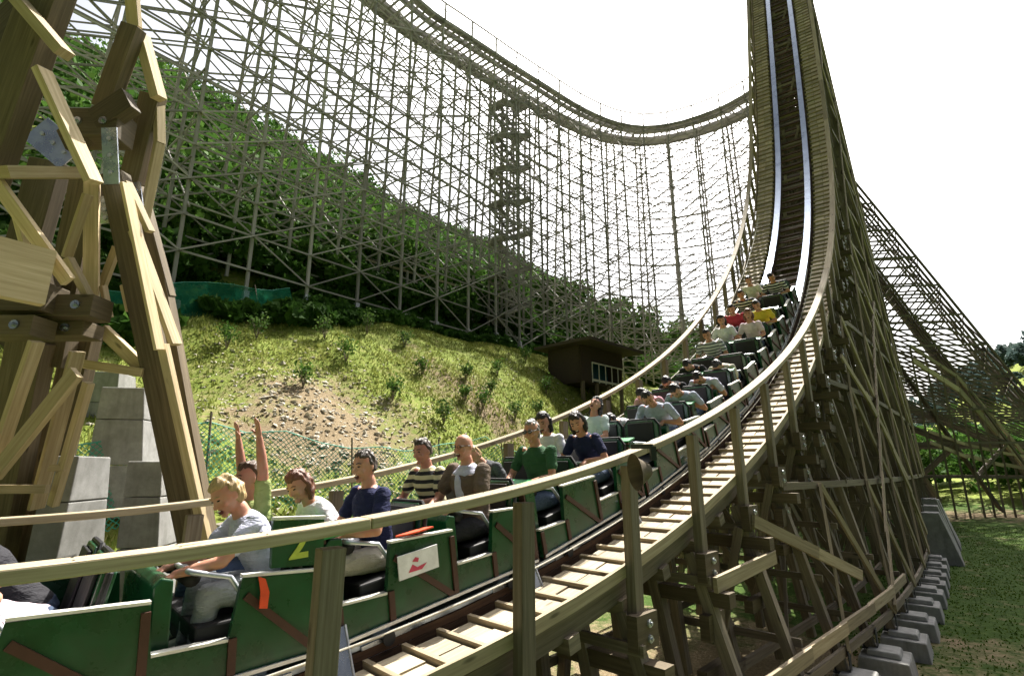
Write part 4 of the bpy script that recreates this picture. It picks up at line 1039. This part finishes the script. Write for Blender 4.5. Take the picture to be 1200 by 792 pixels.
    for sg in (-1, 1): c.limb([q(.094, sg * .016, .034), q(.092, sg * .034, .039), q(.080, sg * .050, .032)], [.0045, .005, .004], 6)
    if not bald: c.build('eyebrows', hair, e, True)
    if mouth:
        c = Body(); c.ell(q(.092, 0, -.068), (.012, .024, .017), HM, 14); mo = c.build('mouth', 'mouth_dark', e, True)
        c = Body(); c.ell(q(.0985, 0, -.057), (.006, .017, .0045), HM, 10); c.build('teeth', 'teeth', mo, True)
    if glasses:
        c = Body()
        if glasses == 'sun':
            for sg in (-1, 1): c.ell(q(.103, sg * .033, .012), (.008, .029, .019), HM, 14); c.limb([q(.10, sg * .058, .018), q(.0, sg * .086, .012)], [.004, .004], 6)
            c.limb([q(.107, -.02, .02), q(.107, .02, .02)], [.005, .005], 6); c.build('sunglasses', 'lens_black', e, True)
        else:
            for sg in (-1, 1):
                c.tube([q(.106, sg * .033 + .025 * math.cos(t), .010 + .018 * math.sin(t)) for t in np.linspace(0, 6.283, 15)], .0022, 5); c.limb([q(.105, sg * .058, .016), q(.0, sg * .084, .01)], [.0025, .0025], 5)
            c.build('glasses', 'dark_metal', e, True)
    e.matrix_world = carM(rowS(row) - back) @ Matrix.Translation((0, side * .29, 0)) 
    return e
P_ = person
P_(-1, 1, 'person in a pale pink top hunched over at the left edge of the picture', 66, 10, shirt='cloth_palepink', hair='hair_brown', style='bob', female=True, mouth=False)
P_(-1, -1, 'person in a dark tee beside the pink top at the left edge', 40, 10, shirt='cloth_dark', mouth=False)
P_(0, -1, 'person in an olive tee with both bare arms thrown straight up', 4, 2, 8, 'up', 'skin_red', 'hair_brown', 'short', 'cloth_olive', mouth=True, back=-.30)
P_(0, 1, 'blond person in a pale lavender tee and grey trousers bending forward behind the near handrail', 24, 14, 18, 'front', 'skin_light', 'hair_blond', 'cap', 'cloth_lavender', 'cloth_greypants', female=True, back=-.22)
P_(1, -1, 'brown-haired person in a white tee leaning forward with lowered gaze', 34, 2, 22, 'bar', 'skin_mid', 'hair_redbrown', 'bob', 'cloth_white', mouth=False, female=True)
P_(1, 1, 'laughing man with spiky short hair in a navy tee', 6, 0, 14, 'bar', 'skin_light', 'hair_short', 'short', 'cloth_navy', 'cloth_khaki', tall=1.03)
P_(2, -1, 'man in a polo shirt with bold black and cream stripes', 6, 0, 10, 'bar', 'skin_red', 'hair_short', 'short', 'cloth_polo', mouth=False, tall=1.03)
P_(2, 1, 'bald man in glasses and an open brown shirt, bare knees showing', 2, -4, 10, 'bar', 'skin_light', 'hair_grey', 'crop', 'cloth_lavender', 'cloth_dark', True, 'clear', True, vest='cloth_brownvest', bald=True, tall=1.06)
P_(3, -1, 'fair-haired man in a dark grey tee ducking his head forward', 36, 16, 10, 'bar', 'skin_light', 'hair_blond', 'crop', 'cloth_greytee', mouth=True)
P_(3, 1, 'man in dark sunglasses and a green tee sitting upright', 2, 0, 12, 'bar', 'skin_mid', 'hair_grey', 'crop', 'cloth_green', 'cloth_jeans', False, 'sun', False, tall=1.05)
P_(4, -1, 'smiling woman with black hair in a white tee', 10, 0, 15, 'bar', 'skin_light', 'hair_black', 'bob', 'cloth_white', female=True)
P_(4, 1, 'laughing woman with black hair in a dark navy top', 16, 6, 20, 'bar', 'skin_light', 'hair_black', 'bob', 'cloth_navy', female=True)
P_(5, -1, 'woman in a mint white blouse with her head thrown back', -2, -48, 5, 'bar', 'skin_light', 'hair_black', 'long', 'cloth_mintwhite', female=True)
P_(6, -1, 'person in a white tee bowed right down behind the dark bulkhead', 58, 20, 0, 'bar', 'skin_mid', 'hair_black', 'short', 'cloth_white', mouth=False)
P_(6, 1, 'black-haired man in a pale blue-grey tee gripping the bar, head lowered', 30, 16, 25, 'bar', 'skin_mid', 'hair_black', 'short', 'cloth_palegrey', mouth=False, tall=1.04)
P_(7, -1, 'bare-shouldered person in a pink top bent forward beside a grey tee', 44, 16, 0, 'bar', 'skin_light', 'hair_black', 'short', 'cloth_pink', mouth=False)
P_(7, 1, 'black-haired man in a slate grey tee bowing over the bar', 40, 26, 10, 'bar', 'skin_mid', 'hair_black', 'short', 'cloth_palegrey', mouth=False)
P_(8, -1, 'person in a dark top folded forward, only black hair showing', 48, 20, 0, 'bar', 'skin_mid', 'hair_black', 'short', 'cloth_dark', mouth=False)
P_(8, 1, 'black-haired person in a lavender tee folded over the bar', 46, 22, 5, 'bar', 'skin_mid', 'hair_black', 'short', 'cloth_lavender', mouth=False)
P_(9, -1, 'person in a black shirt sitting just ahead of the grey striped shirt', 44, 20, 0, 'bar', 'skin_mid', 'hair_black', 'short', 'cloth_dark', mouth=False)
P_(9, 1, 'person in a cream white tee doubled over with a rounded back', 52, 22, 0, 'bar', 'skin_mid', 'hair_black', 'short', 'cloth_cream', mouth=False)
P_(10, -1, 'man in a grey and white striped shirt sitting tall and looking aside', 10, 4, 12, 'bar', 'skin_mid', 'hair_black', 'short', 'cloth_greystripe', mouth=False, tall=1.06)
P_(11, -1, 'woman in a white tee screaming beside a pale pink top', 6, -10, 25, 'bar', 'skin_light', 'hair_black', 'bob', 'cloth_white', female=True)
P_(11, 1, 'woman in a pale pink top with reddish hair throwing her head back', 2, -22, 10, 'bar', 'skin_light', 'hair_redbrown', 'bob', 'cloth_palepink', female=True)
P_(12, -1, 'person in a red top squeezed in beside the yellow shirt', 14, 0, 10, 'bar', 'skin_mid', 'hair_black', 'short', 'cloth_red')
P_(12, 1, 'person in a bright yellow shirt near the back of the train', 16, 4, 12, 'bar', 'skin_mid', 'hair_black', 'short', 'cloth_yellow')
P_(13, -1, 'rider in a black and white hooped shirt, alone in the row', 10, 0, 15, 'bar', 'skin_mid', 'hair_black', 'short', 'cloth_bw')
P_(14, -1, 'woman in a cream blouse in the last row of riders', 8, -4, 18, 'bar', 'skin_light', 'hair_black', 'short', 'cloth_cream', female=True)
P_(14, 1, 'man in a black shirt with white hoops leaning sideways in the last row of riders', 14, 2, 40, 'bar', 'skin_mid', 'hair_black', 'short', 'cloth_bw', roll=-12)
bpy.context.view_layer.update()
dg = bpy.context.evaluated_depsgraph_get()
for o, mat, amp, seed in PENDING:
    ev = o.evaluated_get(dg); me = bpy.data.meshes.new_from_object(ev)
    if amp:
        n = len(me.vertices); co = np.empty(n * 3, np.float32); me.vertices.foreach_get('co', co); nr = np.empty(n * 3, np.float32); me.vertices.foreach_get('normal', nr)
        co = co.reshape(-1, 3); nr = nr.reshape(-1, 3)
        w = np.sin(co[:, 2] * 55 + co[:, 1] * 31 + seed) * np.sin(co[:, 1] * 24 - co[:, 2] * 19 + seed * 1.7) + .6 * np.sin(co[:, 0] * 61 + co[:, 2] * 44 + seed * .3) * np.sin(co[:, 1] * 49 + seed)
        if amp < 0:   # locks of hair
            w = np.sin(co[:, 1] * 170 + 3 * np.sin(co[:, 0] * 40 + seed)) * .45 + .4 * np.sin(co[:, 1] * 95 + co[:, 2] * 60 + seed) + .6 * np.sin(co[:, 0] * 70 + seed * 2 + 2 * np.sin(co[:, 2] * 50)); amp = -amp
        co = co + nr * (w * amp)[:, None]; me.vertices.foreach_set('co', co.ravel())
    o.modifiers.clear(); me.materials.clear(); me.materials.append(MATS[mat]); o.data = me
    me.polygons.foreach_set('use_smooth', [True] * len(me.polygons)); me.update()

# ------------------------------------------------------------------ plants
def crown_points(c, rad, n, lobes=9):
    cs = []
    for i in range(lobes):
        d = RNG.normal(size=3); d /= np.linalg.norm(d); d[2] = abs(d[2]) * .8 - .15; cs.append((np.array(c) + d * np.array(rad) * RNG.uniform(.45, .85), RNG.uniform(.28, .5)))
    P = []; r = []
    for cc, f in cs:
        k = n // lobes; d = RNG.normal(size=(k, 3)); d /= np.linalg.norm(d, axis=1)[:, None]; rr = RNG.uniform(.55, 1.05, k) ** .6
        P.append(cc + d * rr[:, None] * np.array(rad) * f); r.append(RNG.uniform(0, 1, k) * .6 + RNG.uniform(0, .4))
    return np.concatenate(P), np.concatenate(r)
def tree(px, py, d, h, w, label, mat='leaf', n=1500, leaf=.22, group='trees beyond the timber trestle', name='leafy_tree'):
    p = at(px, py, d); g = gz(p[0], p[1]); b = np.array([p[0], p[1], g]); e = empty(name, tuple(b), label, 'tree', group)
    m = MB(); m.tube([b - Z3 * .2, b + Z3 * h * .3, b + Z3 * h * .6 + L3 * .1], [h * .03, h * .022, h * .01], 8)
    for i in range(5):
        a = i * 1.3 + px; s = b + Z3 * h * (.3 + .07 * i); m.tube([s, s + np.array([math.cos(a), math.sin(a), .9]) * w * .35], [h * .012, h * .004], 6)
    under(m, 'trunk', 'greywood', e)
    P, r = crown_points(b + Z3 * h * .64, (w / 2, w / 2, h * .40), n); me = leafmesh('crown', mat, P, leaf, r)
    o = bpy.data.objects.new('crown', me); COL.objects.link(o); o.parent = e; o.matrix_parent_inverse = Matrix.Translation(-Vector(b))
# wooded hillside: far too many crowns to count
P = []; r = []; cnt = 0
while cnt < 950:
    t = RNG.uniform(-35, 75); u = 17.6 + abs(RNG.normal()) * 3 if cnt < 160 else RNG.uniform(19, 62)
    x, y = xy(t, -u); c = np.array([x, y, gz(x, y)]); dd = c @ FW; px = 600 + FPX * x / dd if dd > 1 else -999
    if not (-60 < px < 800) or (px > 600 and RNG.random() < .6): continue
    cnt += 1; s = RNG.uniform(.9, 1.6) if u < 20 else RNG.uniform(1.6, 3.0)
    a, b = crown_points(c + Z3 * s * .6, (s, s, s * .95), 300 if u < 20 else 260, 6); P.append(a); r.append(b * .8 + RNG.uniform(-.1, .25))
for i in range(330):
    t = RNG.uniform(-9, 24); u = RNG.uniform(15.2 - np.clip((8 - t) * .33, 0, 3.0), 18.5); x, y = xy(t, -u); s = RNG.uniform(.25, .6); c = np.array([x, y, gz(x, y) + s * .3])
    a, b = crown_points(c, (s * 1.3, s * 1.3, s), 240, 5); P.append(a); r.append(b * .7)
me = leafmesh('forest', 'leaf', np.concatenate(P), .30, np.concatenate(r)); o = bpy.data.objects.new('forest', me); COL.objects.link(o); tag(o, 'dense green woodland covering the hillside behind the trestle', 'woodland', kind='stuff')
# wood on the rising ground behind the lattice on the right, and on the far hill
P = []; r = []
for i in range(120):
    x, y = xy(RNG.uniform(48, 72), RNG.uniform(-6, 30)); s = RNG.uniform(2., 3.6); c = np.array([x, y, gz(x, y) + s * .9]); a, b = crown_points(c, (s, s, s * 1.3), 260, 6); P.append(a); r.append(b)
me = leafmesh('far_woods', 'leaf', np.concatenate(P), .42, np.concatenate(r)); o = bpy.data.objects.new('far_woods', me); COL.objects.link(o); tag(o, 'band of green trees low behind the lattice on the right', 'woodland', kind='stuff')
P = []; r = []
for i in range(260):
    x, y = 215 + RNG.normal() * 45, 190 + RNG.normal() * 45; s = RNG.uniform(4, 7); c = np.array([x, y, gz(x, y) + s * .6]); a, b = crown_points(c, (s, s, s), 150, 5); P.append(a); r.append(b)
me = leafmesh('distant_woods', 'leaf_haze', np.concatenate(P), 1.5, np.concatenate(r)); o = bpy.data.objects.new('distant_woods', me); COL.objects.link(o); tag(o, 'wooded hill tinted blue for haze far off at the right edge', 'woodland', kind='stuff')
for i, (px, d, h, w) in enumerate(((640, 44, 6.5, 5), (672, 47, 7.5, 5), (712, 46, 8.5, 5.5), (745, 50, 9.5, 6.5), (778, 48, 9, 5.5), (812, 52, 10.5, 7), (846, 50, 9.5, 6), (872, 54, 10, 6))):
    tree(px, 440, d, h * .86, w, 'pale green broad tree, %s from the left in the row seen through the far trestle' % ORD[i], 'leaf_light', 1700, .26)
# saplings on the grass slope
SP = sorted([(405, 425, .9), (355, 455, .8), (460, 470, .8), (495, 440, .75), (520, 497, .8), (566, 480, .8), (583, 440, .8), (640, 462, .8), (604, 492, .8), (430, 392, 1.0), (300, 398, .9), (474, 408, .8), (546, 446, .7), (616, 424, .8), (690, 462, .7), (662, 436, .8), (722, 452, .8), (265, 410, .8), (545, 470, .6), (630, 490, .7), (575, 462, .6), (380, 398, .9)])
for i, (px, py, h) in enumerate(SP):
    p = ray_ground(px, py); e = empty('sapling', tuple(p), 'young thin shrub, %s from the left on the grass slope' % ORD[i], 'shrub', 'young shrubs planted on the grass slope')
    m = MB(); tips = []
    for k in range(7):
        a = k * 2.4 + i; q = p + np.array([math.cos(a) * .22, math.sin(a) * .22, .6 + .25 * random.random()]) * h; m.tube([p, (p + q) / 2 + Z3 * .06, q], [.012, .008, .004], 5); tips += [q, (p + q) / 2 + Z3 * .1, p * .25 + q * .75]
    under(m, 'stems', 'treated', e); tp = np.array(tips); idx = RNG.integers(0, len(tp), 200); Pn = tp[idx] + RNG.normal(size=(200, 3)) * .11 * h
    me = leafmesh('leaves', 'leaf_light' if i % 2 else 'leaf', Pn, .06, RNG.uniform(0, 1, 200)); o = bpy.data.objects.new('leaves', me); COL.objects.link(o); o.parent = e; o.matrix_parent_inverse = Matrix.Translation(-Vector(p))
# grass blades
def grass(n, tlo, thi, rlo, rhi, h, mat, name, label, keep=None):
    t = RNG.uniform(tlo, thi, n); r = RNG.uniform(rlo, rhi, n); x, y = xy(t, r); cl = np.sin(x * 2.1 + 1.3 * y) * np.sin(y * 1.7 - x) + np.sin(x * .7) * np.sin(y * .9 + 1)
    ok = RNG.uniform(-1.6, 1.4, n) < cl + .5
    if keep is not None: ok &= keep(x, y)
    x, y, cl = x[ok], y[ok], cl[ok]; n = len(x)
    z = ground(x, y) - .01; a = RNG.uniform(0, 6.283, n); hh = h * RNG.uniform(.5, 1.5, n); w = .018 + .012 * RNG.uniform(0, 1, n)
    B = np.stack([x, y, z], 1); sd = np.stack([np.cos(a), np.sin(a), 0 * a], 1) * w[:, None]; top = B + np.stack([RNG.normal(size=n) * .4 * hh, RNG.normal(size=n) * .4 * hh, hh], 1)
    V = np.stack([B - sd, B + sd, top], 1).reshape(-1, 3); me = quadmesh(name, mat, V, RNG.uniform(0, .7, n) + .15 * cl, 3); o = bpy.data.objects.new(name, me); COL.objects.link(o); tag(o, label, 'grass', kind='stuff')
bare = lambda x, y: (((x + 4.4) / 3.0) ** 2 + ((y - 12.6) / 2.6) ** 2 > RNG.uniform(.3, 1.3, len(x)))
grass(170000, -9, 26, -17, -3.6, .10, 'grass_blade', 'slope_grass', 'yellow-green grass on the slope behind the train', bare)
grass(90000, -8, 30, 1.5, 14, .035, 'grass_blade_dark', 'meadow_grass', 'short green grass on the flat ground beside the footings')
# loose stones on the bare bank
V = []; F = []; rr = []; n = 0
m = MB(); OC = np.array([(1, 0, 0), (-1, 0, 0), (0, 1, 0), (0, -1, 0), (0, 0, 1), (0, 0, -1)]); OF = [(0, 2, 4), (2, 1, 4), (1, 3, 4), (3, 0, 4), (2, 0, 5), (1, 2, 5), (3, 1, 5), (0, 3, 5)]
for i in range(3400):
    if i < 1900: x, y = -4.6 + RNG.normal() * 2.0, 12.6 + RNG.normal() * 1.7
    elif i < 2700: x, y = xy(RNG.uniform(-4, 22), RNG.uniform(-12, -4.2))
    else: x, y = xy(RNG.uniform(-6, 5), RNG.uniform(-6.2, -3.8))
    s = RNG.uniform(.02, .09) * (1.6 if RNG.random() < .06 else 1); Q = np.linalg.qr(RNG.normal(size=(3, 3)))[0]; v = (OC * RNG.uniform(.6, 1.4, (6, 1)) * np.array([1, .8, .45]) * s) @ Q * np.array([1, 1, .6])
    m.poly(v + np.array([x, y, gz(x, y) + s * .15]), OF)
plain('stone', (.50, .46, .38), .9, .2, 0, .35, 3); o = m.build('loose_rubble', 'stone'); tag(o, 'pale loose stones scattered over the bare bank and slope', 'stones', kind='stuff')
